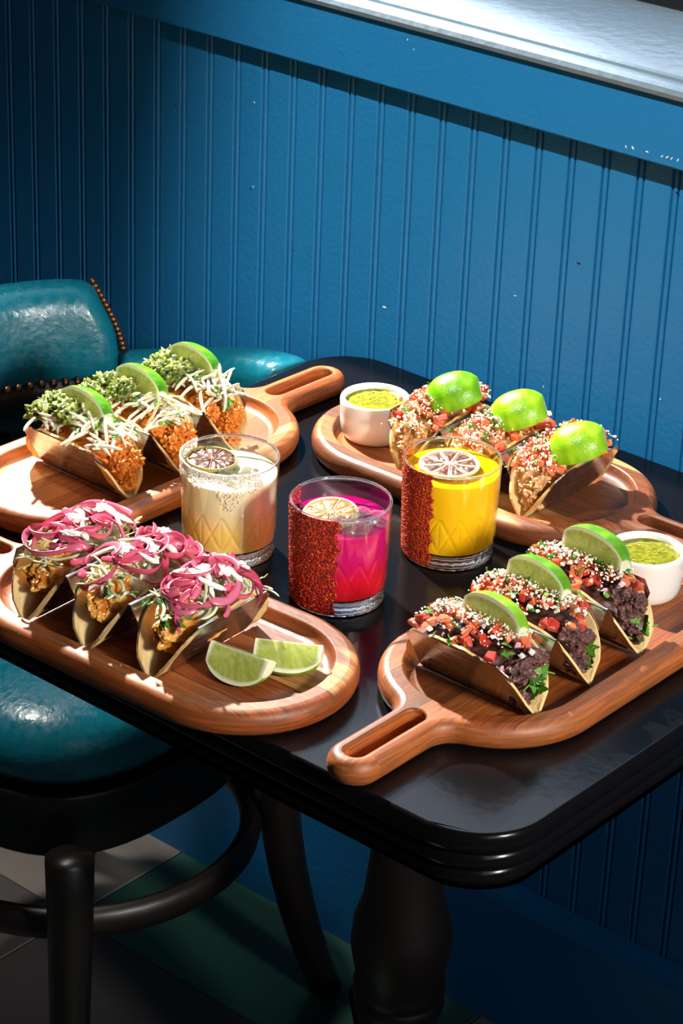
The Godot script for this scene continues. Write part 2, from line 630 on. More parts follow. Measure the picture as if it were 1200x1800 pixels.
# flakes and nail holes in the old paint: place on the wall, size (negative: dark)
const CHIPS := [[-0.0274, 1.0495, 0.0212, 0.8], [-0.0200, 1.0502, 0.0212, 1.0], [-0.0046, 1.0503, 0.0212, 0.9], [0.0114, 1.0500, 0.0212, 0.8], [0.0168, 1.0503, 0.0212, 1.0], [0.0216, 1.0504, 0.0212, 0.9], [0.0283, 1.0505, 0.0212, 0.9], [-0.2841, 1.0928, 0.0212, 0.7], [-0.2759, 1.0851, 0.0212, 0.6], [-0.1528, 0.8639, 0.0002, 0.7], [0.0220, 0.8102, 0.0002, 0.8], [-0.3142, 0.8052, 0.0002, 1.2], [-0.1112, 0.7810, 0.0002, 0.7], [-0.4962, 0.8871, 0.0002, 0.7], [-0.4971, 0.9775, 0.0002, 0.7], [-0.0821, 0.9170, 0.0002, -1.2], [-0.1536, 1.0323, 0.0002, -0.9], [0.0179, 1.0130, 0.0002, -1.0], [-0.6086, 0.9493, 0.0002, -0.7], [-0.4372, 0.8322, 0.0002, -0.7], [-0.5002, 0.8837, 0.0002, -0.8]]
const GROOVE0 := -0.8662


func extrude_x(profile: Array, xa: float, xb: float) -> Shape:
	# profile of (z, y), counter-clockwise seen from +x with z to the left ... both ends closed
	var s := Shape.new()
	var n := profile.size()
	for k in n:
		var p: Vector2 = profile[k]
		var q: Vector2 = profile[(k + 1) % n]
		var a := s.put(Vector3(xa, p.y, p.x))
		var b := s.put(Vector3(xb, p.y, p.x))
		var d := s.put(Vector3(xb, q.y, q.x))
		var e := s.put(Vector3(xa, q.y, q.x))
		s.quad(a, b, d, e)
	for x in [xa, xb]:
		var ids := []
		for p in profile:
			ids.append(s.put(Vector3(x, p.y, p.x)))
		for k in range(1, n - 1):
			if x == xa:
				s.tri(ids[0], ids[k], ids[k + 1])
			else:
				s.tri(ids[0], ids[k + 1], ids[k])
	return s


# ------------------------------------------------------------------ table, chair, lamp
func rounded_rect(x0: float, x1: float, z0: float, z1: float, r: float, n := 14) -> Array:
	var a := []
	for c in [[x1 - r, z1 - r, 0.0], [x0 + r, z1 - r, 0.5 * PI], [x0 + r, z0 + r, PI], [x1 - r, z0 + r, 1.5 * PI]]:
		for k in n + 1:
			var t: float = c[2] + 0.5 * PI * k / n
			a.append(Vector2(c[0] + r * cos(t), c[1] + r * sin(t)))
	return a


func inset_ring(ring: Array, d: float) -> Array:
	var n := ring.size()
	var out := []
	for k in n:
		var t: Vector2 = (ring[(k + 1) % n] - ring[(k + n - 1) % n]).normalized()
		out.append(ring[k] + Vector2(-t.y, t.x) * d)
	return out


# profile of (inset, y) swept round a ring given counter-clockwise in (x, z)
func ring_sweep(ring: Array, profile: Array, flip := false) -> Shape:
	var rows := []
	for p in profile:
		var r := []
		for q in inset_ring(ring, p.x):
			r.append(Vector3(q.x, p.y, q.y))
		rows.append(r)
	return skin(rows, true, null, not flip)


func fill(outer: Array, holes: Array, y: float, up := true) -> Shape:
	var pts := PackedVector2Array(outer)
	for h in holes:
		pts.append_array(PackedVector2Array(h))
	var s := Shape.new()
	for p in pts:
		s.put(Vector3(p.x, y, p.y))
	var tris := Geometry2D.triangulate_delaunay(pts)
	var po := PackedVector2Array(outer)
	for k in range(0, tris.size(), 3):
		var a := tris[k]
		var b := tris[k + 1]
		var d := tris[k + 2]
		var mid := (pts[a] + pts[b] + pts[d]) / 3.0
		if not Geometry2D.is_point_in_polygon(mid, po):
			continue
		var inside := false
		for h in holes:
			if Geometry2D.is_point_in_polygon(mid, PackedVector2Array(h)):
				inside = true
		if inside:
			continue
		var area := (pts[b] - pts[a]).cross(pts[d] - pts[a])
		if (area < 0.0) == up:
			s.tri(a, b, d)
		else:
			s.tri(a, d, b)
	return s


func build_table() -> void:
	var t := thing("pedestal_table", "black lacquered square-cornered table with a reeded edge and turned pedestal by the wall", "table", Vector3(-0.02, FY, 0.32))
	var ring := rounded_rect(-0.345, 0.337, -0.316, 0.313, 0.062)
	var y := TY - FY
	var prof := [Vector2(0.02, y - 0.052), Vector2(0.009, y - 0.052)]
	for reed in [[-0.052, 0.0165, 0.009], [-0.0355, 0.0165, 0.0045], [-0.019, 0.019, 0.0005]]:
		for k in 7:
			var f: float = k / 6.0
			prof.append(Vector2(reed[2] + 0.0045 * pow(absf(2.0 * f - 1.0), 3.0), y + reed[0] + reed[1] * f))
	prof[prof.size() - 1] = Vector2(0.0032, y - 0.0006)
	prof.append(Vector2(0.0050, y))
	var top := ring_sweep(ring, prof)
	part("edge", top, M.lacquer, t)
	part("table_top", fill(inset_ring(ring, 0.0050), [], y), M.lacquer, t)
	part("underside", fill(inset_ring(ring, 0.02), [], y - 0.052, false), M.lacquer, t)
	var col := []
	for p in [[0.0, 0.06], [0.05, 0.06], [0.052, 0.09], [0.046, 0.12], [0.038, 0.15], [0.038, 0.24], [0.042, 0.245], [0.044, 0.255], [0.042, 0.262], [0.040, 0.264], [0.043, 0.268], [0.044, 0.275], [0.041, 0.283], [0.045, 0.30], [0.048, 0.32], [0.046, 0.345], [0.038, 0.37], [0.033, 0.42], [0.034, 0.50], [0.042, 0.56], [0.06, 0.60], [0.06, 0.66], [0.0, 0.66]]:
		col.append(Vector2(p[0], p[1]))
	part("column", lathe(col, 40), M.dark_wood, t, Transform3D(Basis(), Vector3(0.02, 0, 0.0)))
	part("bearer", chamfer_box(Vector3(0.5, 0.025, 0.08), 0.004), M.lacquer, t, Transform3D(Basis(), Vector3(0.0, y - 0.0645, 0)))
	part("bearer", chamfer_box(Vector3(0.08, 0.025, 0.46), 0.004), M.lacquer, t, Transform3D(Basis(), Vector3(0.02, y - 0.0650, 0)))
	for k in 4:
		var path := []
		var sc := []
		for j in 9:
			var f := j / 8.0
			path.append(Vector3(0.03 + 0.27 * f, 0.09 - 0.062 * f * f, 0))
			sc.append(1.0 - 0.3 * f)
		part("foot", sweep(path, round_section(0.024, 0.024, 10), sc), M.lacquer, t, Transform3D(Basis(Vector3.UP, PI / 4 + PI / 2 * k), Vector3(0.02, 0, 0)))


func build_chair() -> void:
	var t := thing("tub_chair", "teal leather tub chair with brass nailheads and dark wooden legs at the table end", "chair", Vector3(-0.44, FY, 0.30))
	var cx := Vector2(0.02, 0.0)
	var nail := lathe([Vector2(0.0054, 0.0), Vector2(0.0052, 0.0016), Vector2(0.0042, 0.0032), Vector2(0.0022, 0.0042), Vector2(0.0, 0.0045)], 14).mesh()
	var small_nail := lathe([Vector2(0.0038, 0.0), Vector2(0.0036, 0.0012), Vector2(0.0022, 0.0024), Vector2(0.0, 0.0028)], 12).mesh()
	# back and arms: one padded band each, following a horseshoe open towards +x
	var R := 0.232
	var horseshoe := func(a: float, r: float) -> Vector3:
		# a = 0 at the back (-x), positive towards -z; past 90 degrees straight on to +x
		if absf(a) <= PI / 2:
			return Vector3(cx.x - r * cos(a), 0, cx.y - r * sin(a))
		return Vector3(cx.x + (absf(a) - PI / 2) * r, 0, cx.y - r * signf(a))
	var pad := func(a0: float, a1: float, n: int, bottom0: float, heights: Array, thick: float, lean: float, taper: float) -> Shape:
		var rows := []
		for k in n + 1:
			var f := float(k) / n
			var a := lerpf(a0, a1, f)
			var h: float = lerpf(heights[0], heights[1], f)
			var bottom := bottom0 + (0.036 * smoothstep(0.0, 1.0, f) if taper == 0.0 else 0.0)
			var ends := pow(maxf(0.0, 1.0 - pow(absf(2.0 * f - 1.0), 14.0)), 0.5)
			var sec := []
			var m := 28
			for j in m:
				var u := TAU * j / m
				var su := signf(sin(u)) * pow(absf(sin(u)), 0.55)
				var cu := signf(cos(u)) * pow(absf(cos(u)), 0.6)
				var yy := bottom + h * 0.5 + su * h * 0.5 * (0.86 + 0.14 * ends)
				var rr := R + lean * (yy - bottom) + cu * thick * 0.5 * (0.55 + 0.45 * ends) * (1.0 - 0.25 * su * 0.5)
				var tp := pow(clampf((yy - bottom - h * 0.42) / (h * 0.58), 0, 1), 1.3)
				var p: Vector3 = horseshoe.call(a * (1.0 - taper * tp), rr)
				sec.append(Vector3(p.x, yy, p.z))
			rows.append(sec)
		var s := skin(rows, true)
		for e in [0, n]:
			var mid := Vector3.ZERO
			for q in rows[e]:
				mid += q / rows[e].size()
			var id := s.put(mid)
			for j in rows[e].size():
				var a: int = e * rows[e].size() + j
				var b: int = e * rows[e].size() + (j + 1) % rows[e].size()
				if e == 0:
					s.tri(id, b, a)
				else:
					s.tri(id, a, b)
		return s
	var bk := part("backrest", pad.call(-0.86, 0.865, 40, 0.659, [0.101, 0.101], 0.062, 0.12, 0.15), M.leather, t)
	part("arm", pad.call(0.878, 1.78, 36, 0.606, [0.078, 0.076], 0.066, 0.0, 0.0), M.leather, t)
	part("arm", pad.call(-0.872, -1.45, 36, 0.606, [0.078, 0.076], 0.066, 0.0, 0.0), M.leather, t)
	for k in 28:
		var a := lerpf(-0.84, 0.85, k / 27.0)
		var p: Vector3 = horseshoe.call(a, R - 0.031)
		part("nailhead", nail, M.brass, bk, Transform3D(Basis(Vector3.UP, a) * Basis(Vector3.BACK, -PI / 2), Vector3(p.x, 0.6645, p.z)))
	for k in 15:
		var f := k / 14.0
		var aa := 0.868 * (1.0 - 0.15 * pow(f, 1.3)) + 0.012
		var p: Vector3 = horseshoe.call(aa, R + 0.012 + 0.008 * f)
		part("nailhead", small_nail, M.brass, bk, Transform3D(Basis(Vector3.UP, aa - PI / 2) * Basis(Vector3.BACK, -PI / 2), Vector3(p.x, 0.684 + 0.072 * f, p.z)))
	# wooden rail under the upholstery, posts
	var rail := []
	for k in 33:
		var p: Vector3 = horseshoe.call(lerpf(-1.72, 1.72, k / 32.0), R + 0.004)
		rail.append(Vector3(p.x, 0.628 - 0.02 * smoothstep(0.8, 1.2, absf(lerpf(-1.72, 1.72, k / 32.0))), p.z))
	part("back_rail", sweep(rail, round_section(0.016, 0.034, 12)), M.dark_wood, t)
	for a in [-1.75, -0.9, -0.3, 0.3, 0.9, 1.75]:
		var p: Vector3 = horseshoe.call(a, R)
		part("post", lathe([Vector2(0.014, 0.40), Vector2(0.017, 0.46), Vector2(0.012, 0.52), Vector2(0.016, 0.57), Vector2(0.013, 0.60)], 12), M.dark_wood, t, Transform3D(Basis(), Vector3(p.x, 0, p.z)))
	# seat cushion: a domed pad
	var seat := []
	var pr := [[0.0, 0.365], [0.7, 0.365], [0.93, 0.370], [0.985, 0.382], [1.0, 0.398], [0.985, 0.414], [0.94, 0.428], [0.86, 0.440], [0.72, 0.449], [0.5, 0.456], [0.25, 0.459], [0.0, 0.460]]
	for p in pr:
		var r := []
		for k in 64:
			var u := TAU * k / 64
			var e := 1.0 / pow(pow(absf(cos(u)), 2.7) + pow(absf(sin(u)), 2.7), 1.0 / 2.7)
			r.append(Vector3(0.160 * p[0] * e * cos(u) - 0.040, p[1], -0.168 * p[0] * e * sin(u) - 0.012))
		seat.append(r)
	part("seat", skin(seat, true), M.leather, t)
	var frame := []
	for p in [[0.0, 0.290], [0.95, 0.290], [0.99, 0.297], [1.0, 0.335], [0.99, 0.360], [0.95, 0.366], [0.0, 0.366]]:
		var r := []
		for k in 64:
			var u := TAU * k / 64
			var e := 1.0 / pow(pow(absf(cos(u)), 2.7) + pow(absf(sin(u)), 2.7), 1.0 / 2.7)
			r.append(Vector3(0.163 * p[0] * e * cos(u) - 0.040, p[1], -0.171 * p[0] * e * sin(u) - 0.012))
		frame.append(r)
	part("seat_frame", skin(frame, true), M.dark_wood, t)
	var ring := []
	for k in 48:
		var u := TAU * k / 48
		ring.append(Vector3(0.19 * cos(u) - 0.025, 0.235, -0.19 * sin(u)))
	part("stretcher_ring", sweep(ring, round_section(0.012, 0.018, 10), null, null, Vector3.UP, true), M.dark_wood, t)
	for q in [[0.13, 0.15], [0.13, -0.15], [-0.18, 0.15], [-0.18, -0.15]]:
		var path := []
		var sc := []
		for j in 9:
			var f := j / 8.0
			path.append(Vector3(q[0] + signf(q[0]) * 0.04 * f * f, 0.33 - 0.33 * f, q[1] * (1.0 + 0.33 * f * f)))
			sc.append(1.0 - 0.3 * f)
		part("leg", sweep(path, round_section(0.025, 0.025, 12), sc, null, Vector3.RIGHT), M.dark_wood, t)


func build_lamp() -> void:
	# small spotlights, out of the picture, that carry the beams: one hangs in the window, one from the ceiling
	for k in LAMPS.size():
		var q = LAMPS[k]
		var stem: float = [0.64, 0.19, 0.19, 1.18][k]
		var hang := Vector3(0, 0, -0.10) if k == 0 else Vector3.ZERO
		var at := Vector3(q[0].x, q[0].y + stem + 0.02, q[0].z) + hang
		var t := thing("unseen_spotlight", q[5], "lamp", at)
		var d: Vector3 = (q[1] - q[0]).normalized()
		var head: Vector3 = q[0] - at
		part("canopy", lathe([Vector2(0.0, -0.02), Vector2(0.045, -0.02), Vector2(0.05, -0.012), Vector2(0.05, 0.0), Vector2(0.0, 0.0)], 24), M.lamp_metal, t)
		part("stem", sweep([Vector3(0, -0.02, 0), Vector3(0, head.y + 0.05, 0), head - d * 0.13], round_section(0.008, 0.008, 10), null, null, Vector3.RIGHT), M.lamp_metal, t)
		var b := Basis(Quaternion(Vector3.DOWN, d))
		part("shade", lathe([Vector2(0.045, 0.01), Vector2(0.048, 0.01), Vector2(0.05, 0.02), Vector2(0.05, 0.12), Vector2(0.035, 0.15), Vector2(0.0, 0.155)], 24), M.lamp_metal, t, Transform3D(b, head - d * 0.01))
		part("bulb", lathe([Vector2(0.0, 0.0), Vector2(0.03, 0.002), Vector2(0.042, 0.01), Vector2(0.0, 0.012)], 24), M.bulb, t, Transform3D(b, head - d * 0.02))
		if k == 1:
			# unseen flap, placed to keep this beam off the table
			var e1 := Vector3(0, -cos(BARN), -sin(BARN)) * 0.26
			var e0 := Vector3(0, -cos(0.10), -sin(0.10)) * 0.26
			var along := (e1 - e0).normalized()
			var across := Vector3.RIGHT
			part("unseen_barn_door", chamfer_box(Vector3(0.34, (e1 - e0).length(), 0.002), 0.0005), M.lamp_metal, t, Transform3D(Basis(across, along, across.cross(along)), head + (e0 + e1) * 0.5))
			for sx in [-0.12, 0.12]:
				part("door_arm", sweep([Vector3(sx * 0.3, 0.01, 0), e0 + Vector3(sx, 0, 0)], round_section(0.003, 0.003, 8), null, null, Vector3.RIGHT), M.lamp_metal, t, Transform3D(Basis(), head))


const BARN := 0.565


# ------------------------------------------------------------------ boards
func resample(poly: PackedVector2Array, n: int) -> Array:
	var lens := PackedFloat32Array([0.0])
	for k in poly.size():
		lens.append(lens[k] + poly[k].distance_to(poly[(k + 1) % poly.size()]))
	var total := lens[poly.size()]
	var out := []
	var at := 0
	for k in n:
		var want := total * k / n
		while lens[at + 1] < want:
			at += 1
		out.append(poly[at].lerp(poly[(at + 1) % poly.size()], (want - lens[at]) / maxf(1e-9, lens[at + 1] - lens[at])))
	return out


func stadium(x0: float, x1: float, r: float, n := 40) -> PackedVector2Array:
	var a := PackedVector2Array()
	for k in n + 1:
		var t := -PI / 2 + PI * k / n
		a.append(Vector2(x1 - r + r * cos(t), r * sin(t)))
	for k in n + 1:
		var t := PI / 2 + PI * k / n
		a.append(Vector2(x0 + r + r * cos(t), r * sin(t)))
	return a


func board_mesh() -> ArrayMesh:
	var Lb := 0.352
	var W := 0.184
	var HL := 0.098
	var HW := 0.043
	var k := 1000.0
	var body := stadium(-Lb / 2 * k, Lb / 2 * k, W / 2 * k, 60)
	var handle := stadium(0.0, (Lb / 2 + HL) * k, HW / 2 * k, 30)
	var joined: PackedVector2Array = Geometry2D.merge_polygons(body, handle)[0]
	joined = Geometry2D.offset_polygon(joined, 22.0, Geometry2D.JOIN_ROUND)[0]
	joined = Geometry2D.offset_polygon(joined, -22.0, Geometry2D.JOIN_ROUND)[0]
	if Geometry2D.is_polygon_clockwise(joined):
		joined.reverse()
	var ring := resample(joined, 420)
	for j in ring.size():
		ring[j] /= k
	if signed_area(ring) < 0:
		ring.reverse()
	# ease the corners a little so that insets stay clean
	var s := Shape.new()
	var top := 0.022
	var prof := [Vector2(0.009, 0.0), Vector2(0.0045, 0.0012), Vector2(0.0016, 0.004), Vector2(0.0002, 0.008), Vector2(0.0, 0.0115), Vector2(0.0004, 0.0145), Vector2(0.0016, 0.0175), Vector2(0.0036, 0.0200), Vector2(0.0060, 0.0214), Vector2(0.0085, top)]
	s.add(ring_sweep(ring, prof), Transform3D())
	var rec := resample(stadium(-Lb / 2 + 0.0185, Lb / 2 - 0.0185, W / 2 - 0.0185, 60), 300)
	if signed_area(rec) < 0:
		rec.reverse()
	var slot := resample(stadium(Lb / 2 - 0.001, Lb / 2 + HL - 0.0125, 0.0088, 20), 90)
	if signed_area(slot) < 0:
		slot.reverse()
	var r_out := inset_ring(ring, 0.0085)
	s.add(fill(r_out, [rec, inset_ring(slot, -0.002)], top), Transform3D())
	var rp := [Vector2(0.0, top), Vector2(0.0009, 0.0216), Vector2(0.0016, 0.0207), Vector2(0.0022, 0.0185), Vector2(0.0030, 0.0155), Vector2(0.0047, 0.0130), Vector2(0.0072, 0.0114), Vector2(0.0105, 0.0108)]
	s.add(ring_sweep(rec, rp), Transform3D())
	s.add(fill(inset_ring(rec, 0.0105), [], 0.0108), Transform3D())
	var sp := [Vector2(-0.002, top), Vector2(-0.0006, 0.0212), Vector2(0.0, 0.0195), Vector2(0.0, 0.0025), Vector2(-0.0006, 0.0008), Vector2(-0.002, 0.0)]
	s.add(ring_sweep(slot, sp), Transform3D())
	s.add(fill(inset_ring(ring, 0.009), [inset_ring(slot, -0.002)], 0.0, false), Transform3D())
	return s.mesh()


func signed_area(r: Array) -> float:
	var a := 0.0
	for k in r.size():
		a += r[k].cross(r[(k + 1) % r.size()])
	return a * 0.5


func build_boards() -> void:
	var m := board_mesh()
	var dark := Color(0.42, 0.225, 0.105)
	var mid := Color(0.60, 0.335, 0.155)
	var tan := Color(0.70, 0.43, 0.23)
	var red := Color(0.54, 0.275, 0.115)
	var none := [2.0, 3.0]
	var rows := [
		["paddle board under the green-sauced tacos, handle pointing at the wall", Vector3(-0.3072, TY, 0.3608), 1.5408, [0.22, 0.40, 0.55, 0.74, 1.0], [mid, tan, mid, red, mid], [none, [0.05, 0.3], none, none, [0.72, 0.80]]],
		["paddle board along the wall carrying a sauce cup and lime-topped tacos", Vector3(-0.0668, TY, 0.1544), 0.0191, [0.20, 0.38, 0.60, 0.78, 1.0], [mid, dark, dark, mid, dark], [[0.62, 0.82], none, none, [0.50, 0.66], [0.52, 0.66]]],
		["paddle board at the front left with pink-onion tacos and two loose lime wedges", Vector3(-0.0616, TY, 0.5767), 3.1845, [0.22, 0.33, 0.50, 0.66, 1.0], [mid, mid, red, mid, dark], [none, none, none, [0.1, 0.3], [0.0, 0.2]]],
		["paddle board at the front right, handle over the table corner, with steak tacos", Vector3(0.177, TY, 0.3663), -1.5696, [0.24, 0.36, 0.52, 0.72, 1.0], [mid, red, mid, dark, mid], [none, none, none, none, none]],
	]
	var grain := noise_tex(0.06, 40, 4, 512)
	for k in 4:
		var r = rows[k]
		var w := mat(Color.WHITE, 0.5)
		w.albedo_texture = wood_texture(100 + k * 10, r[3], r[4], r[5])
		bump(w, grain, 0.02, 1.0)
		w.uv1_scale = Vector3(2.0, 4.0, 4.0)
		w.uv1_offset = Vector3(0.5, 0.5, 0.5)
		w.uv1_triplanar_sharpness = 6.0
		solid("paddle_board", m, w, "wooden " + r[0], "serving board", Transform3D(Basis(Vector3.UP, r[2]), r[1]), "wooden paddle boards on the table")


# ------------------------------------------------------------------ taco holders
const PITCH := 0.0685
const HOLD := [
	["rear left board", Vector3(-0.3055, FLOOR_IN_BOARD, 0.3615), 0.0, "stainless zigzag taco holder on the rear left board, leaning panel towards the camera"],
	["board by the wall", Vector3(-0.0430, FLOOR_IN_BOARD, 0.1570), -1.56, "stainless zigzag taco holder on the board by the wall behind the orange drink"],
	["front left board", Vector3(-0.0830, FLOOR_IN_BOARD, 0.5820), -1.535, "stainless zigzag taco holder on the front left board beside the lime wedges"],
	["front right board", Vector3(0.1765, FLOOR_IN_BOARD, 0.4070), 0.0, "stainless zigzag taco holder on the front right board beside the sauce cup"],
]


func holder_mesh() -> ArrayMesh:
	# centre line of the sheet across the row, in (z, y)
	var line := []
	var lean := 0.0295
	var h := 0.0500
	var add_corner := func(z: float, y: float, s: float, r: float):
		# rounded bend at (z, y): s = +1 trough, -1 ridge
		for k in 7:
			var t := lerpf(-1.0, 1.0, k / 6.0)
			line.append(Vector2(z + r * 0.5 * t, y + s * r * 0.55 * (t * t)))
	for k in 3:
		var z := (k - 1) * PITCH
		if k == 0:
			for j in 6:
				line.append(Vector2(z - lean + (lean - 0.003) * j / 6.0, h * (1.0 - j / 6.0 * 0.95)))
		add_corner.call(z, 0.0009, 1.0, 0.005)
		if k < 2:
			add_corner.call(z + PITCH * 0.5, h + 0.0004, -1.0, 0.004)
		else:
			for j in 6:
				line.append(Vector2(z + 0.003 + (lean - 0.003) * (j + 1) / 6.0, h * (0.05 + (j + 1) / 6.0 * 0.95)))
	var n := line.size()
	var half := 0.0495
	var s := Shape.new()
	var rows := [[], []]
	for k in n:
		var a: Vector2 = line[maxi(k - 1, 0)]
		var b: Vector2 = line[mini(k + 1, n - 1)]
		var t := (b - a).normalized()
		var nn := Vector2(-t.y, t.x) * 0.0006
		rows[0].append(line[k] + nn)
		rows[1].append(line[k] - nn)
	var reach := func(k: int) -> float:
		# the free corners of the two end panels are rounded
		var e := mini(k, n - 1 - k)
		var d: float = line[0 if k < n / 2 else n - 1].distance_to(line[k]) if e < 8 else 1.0
		var r := 0.009
		return half if d >= r else half - r + sqrt(maxf(0.0, r * r - (r - d) * (r - d)))
	# extra rows near the rounded corners
	var ids := [[], []]
	for side in 2:
		for k in n:
			var w: float = reach.call(k)
			var pair := []
			for x in [-w, w]:
				pair.append(s.put(Vector3(x, rows[side][k].y, rows[side][k].x)))
			ids[side].append(pair)
	for k in n - 1:
		# top side (+normal) and under side
		s.quad(ids[0][k][0], ids[0][k + 1][0], ids[0][k + 1][1], ids[0][k][1])
		s.quad(ids[1][k][0], ids[1][k][1], ids[1][k + 1][1], ids[1][k + 1][0])
	var edge := func(p: Array, q: Array, flip: bool):
		for k in p.size() - 1:
			var a := s.put(s.v[p[k]])
			var b := s.put(s.v[p[k + 1]])
			var c := s.put(s.v[q[k + 1]])
			var d := s.put(s.v[q[k]])
			if flip:
				s.quad(a, d, c, b)
			else:
				s.quad(a, b, c, d)
	for e in 2:
		var p := []
		var q := []
		for k in n:
			p.append(ids[0][k][e])
			q.append(ids[1][k][e])
		edge.call(p, q, e == 0)
	edge.call([ids[0][0][0], ids[0][0][1]], [ids[1][0][0], ids[1][0][1]], false)
	edge.call([ids[0][n - 1][0], ids[0][n - 1][1]], [ids[1][n - 1][0], ids[1][n - 1][1]], true)
	return s.mesh()


func build_holders() -> void:
	var m := holder_mesh()
	for h in HOLD:
		solid("taco_holder", m, M.steel, h[3], "taco holder", Transform3D(Basis(Vector3.UP, h[2]), h[1] + Vector3(0, 0.0008, 0)), "zigzag taco holders on the boards")


# ------------------------------------------------------------------ food pieces
func tortilla_shape(seed_at: float, tone: Color, toast: Color, flare := 0.0, a := 0.062, hs := 0.0585) -> Shape:
	var nx := 44
	var ns := 30
	var rows_o := []
	var cols := []
	var inner := []
	var col_in := []
	var alpha := 0.505
	for ix in nx + 1:
		var u := -1.0 + 2.0 * ix / nx
		u = signf(u) * pow(absf(u), 0.8)
		var x := a * u * 0.9995
		var h := hs * pow(maxf(1e-5, 1.0 - pow(absf(u), 2.5)), 0.45)
		h *= 1.0 + 0.05 * nz.get_noise_2d(seed_at * 40.0, x * 4000.0)
		var ro := []
		var co := []
		var ri := []
		var ci := []
		for j in ns + 1:
			var t := -1.0 + 2.0 * j / ns
			var sl := absf(t) * h
			var sg := signf(t)
			var r0 := 0.0055
			# rounded fold, then straight sides
			var arc := r0 * (PI / 2 - alpha)
			var y := 0.0
			var z := 0.0
			var nrm := Vector2.ZERO
			if sl < arc:
				var q := sl / r0
				z = r0 * sin(q)
				y = r0 * (1.0 - cos(q))
				nrm = Vector2(-sin(q), cos(q))
			else:
				var q := arc / r0
				z = r0 * sin(q) + (sl - arc) * sin(alpha)
				y = r0 * (1.0 - cos(q)) + (sl - arc) * cos(alpha)
				nrm = Vector2(-cos(alpha), sin(alpha))
			var wob := 0.0011 * nz.get_noise_3d(x * 5000.0, t * 120.0, seed_at * 100.0) * absf(t)
			wob -= flare * pow(absf(u), 3.0) * absf(t) * (1.0 if u > 0 else 0.4)
			z += nrm.x * wob
			y += nrm.y * wob
			var thick := 0.0022
			ro.append(Vector3(x, y + 0.0012, z * sg))
			ri.append(Vector3(x * (1.0 - 0.004), y + 0.0012 + nrm.y * thick, (z + nrm.x * thick) * sg))
			var sp := nz.get_noise_3d(x * 9000.0, t * 260.0 + 70.0, seed_at * 100.0) + 0.5 * nz.get_noise_3d(x * 26000.0, t * 800.0, seed_at * 77.0)
			var edge := smoothstep(0.80, 1.0, maxf(absf(t), absf(u)))
			var cc := tone.lerp(toast, clampf(0.22 + sp * 1.1 + edge * 0.30, 0, 1))
			co.append(cc)
			ci.append(cc.lerp(tone, 0.4))
		rows_o.append(ro)
		cols.append(co)
		inner.append(ri)
		col_in.append(ci)
	var s := skin(rows_o, false, cols, true)
	s.add(skin(inner, false, col_in), Transform3D())
	# close the rim
	for ix in nx:
		for j in [0, ns]:
			var q := [rows_o[ix][j], rows_o[ix + 1][j], inner[ix + 1][j], inner[ix][j]]
			var ids := []
			for p in q:
				ids.append(s.put(p, cols[ix][j]))
			if j == 0:
				s.quad(ids[0], ids[3], ids[2], ids[1])
			else:
				s.quad(ids[0], ids[1], ids[2], ids[3])
	for ix in [0, nx]:
		for j in ns:
			var q := [rows_o[ix][j], rows_o[ix][j + 1], inner[ix][j + 1], inner[ix][j]]
			var ids := []
			for p in q:
				ids.append(s.put(p, cols[ix][j]))
			if ix == 0:
				s.quad(ids[0], ids[1], ids[2], ids[3])
			else:
				s.quad(ids[0], ids[3], ids[2], ids[1])
	return s


func mound_y(x: float, z: float, top := 0.061, edge := 0.044) -> float:
	var fx := clampf(1.0 - pow(absf(x) / 0.064, 3.0), 0, 1)
	var fz := clampf(1.0 - pow(absf(z) / 0.034, 2.0), 0, 1)
	return lerpf(0.018, lerpf(edge, top, fz), sqrt(fx))


# the heap that fills the fold, up to a mound
func filling_shape(seed_at: float, c1: Color, c2: Color, top: float, rough: float, freq: float, half := 0.054) -> Shape:
	var nx := 46
	var m := 40
	var rows := []
	var cols := []
	for ix in nx + 1:
		var u := -1.0 + 2.0 * ix / nx
		u = signf(u) * pow(absf(u), 0.75)
		var e := sqrt(maxf(0.0004, 1.0 - pow(absf(u), 4.0)))
		var x := half * u
		var row := []
		var col := []
		var yt := lerpf(0.022, 0.041, e)
		for j in m:
			var t := TAU * j / m
			var z := 0.0
			var y := 0.0
			if sin(t) >= 0:
				z = (yt - 0.004) * 0.50 * cos(t) + 0.002 * signf(cos(t)) * e
				y = yt + (top - 0.041) * e * sin(t)
			else:
				y = yt + (yt - 0.007) * sin(t)
				z = signf(cos(t)) * minf((y - 0.004) * 0.50 + 0.001, absf(cos(t)) * 0.03)
			var p := Vector3(x, y, z * lerpf(0.5, 1.0, e))
			var q := p * freq * 24.0 + Vector3(seed_at, 0, seed_at * 2.0)
			var d := nz.get_noise_3dv(q * 100.0) + 0.55 * nz.get_noise_3dv(q * 260.0)
			var out := Vector3(signf(u) * pow(absf(u), 6.0), maxf(0.0, sin(t)), cos(t) * 0.35 * maxf(0.0, sin(t) + 0.2))
			row.append(p + out * d * rough)
			col.append(c1.lerp(c2, clampf(0.5 + d * 0.9, 0, 1)))
		rows.append(row)
		cols.append(col)
	var s := skin(rows, true, cols)
	for e in [0, nx]:
		var mid := Vector3.ZERO
		for q in rows[e]:
			mid += q / m
		var id := s.put(mid, cols[e][0])
		for j in m:
			var a: int = e * m + j
			var b: int = e * m + (j + 1) % m
			if e == 0:
				s.tri(id, b, a)
			else:
				s.tri(id, a, b)
	return s


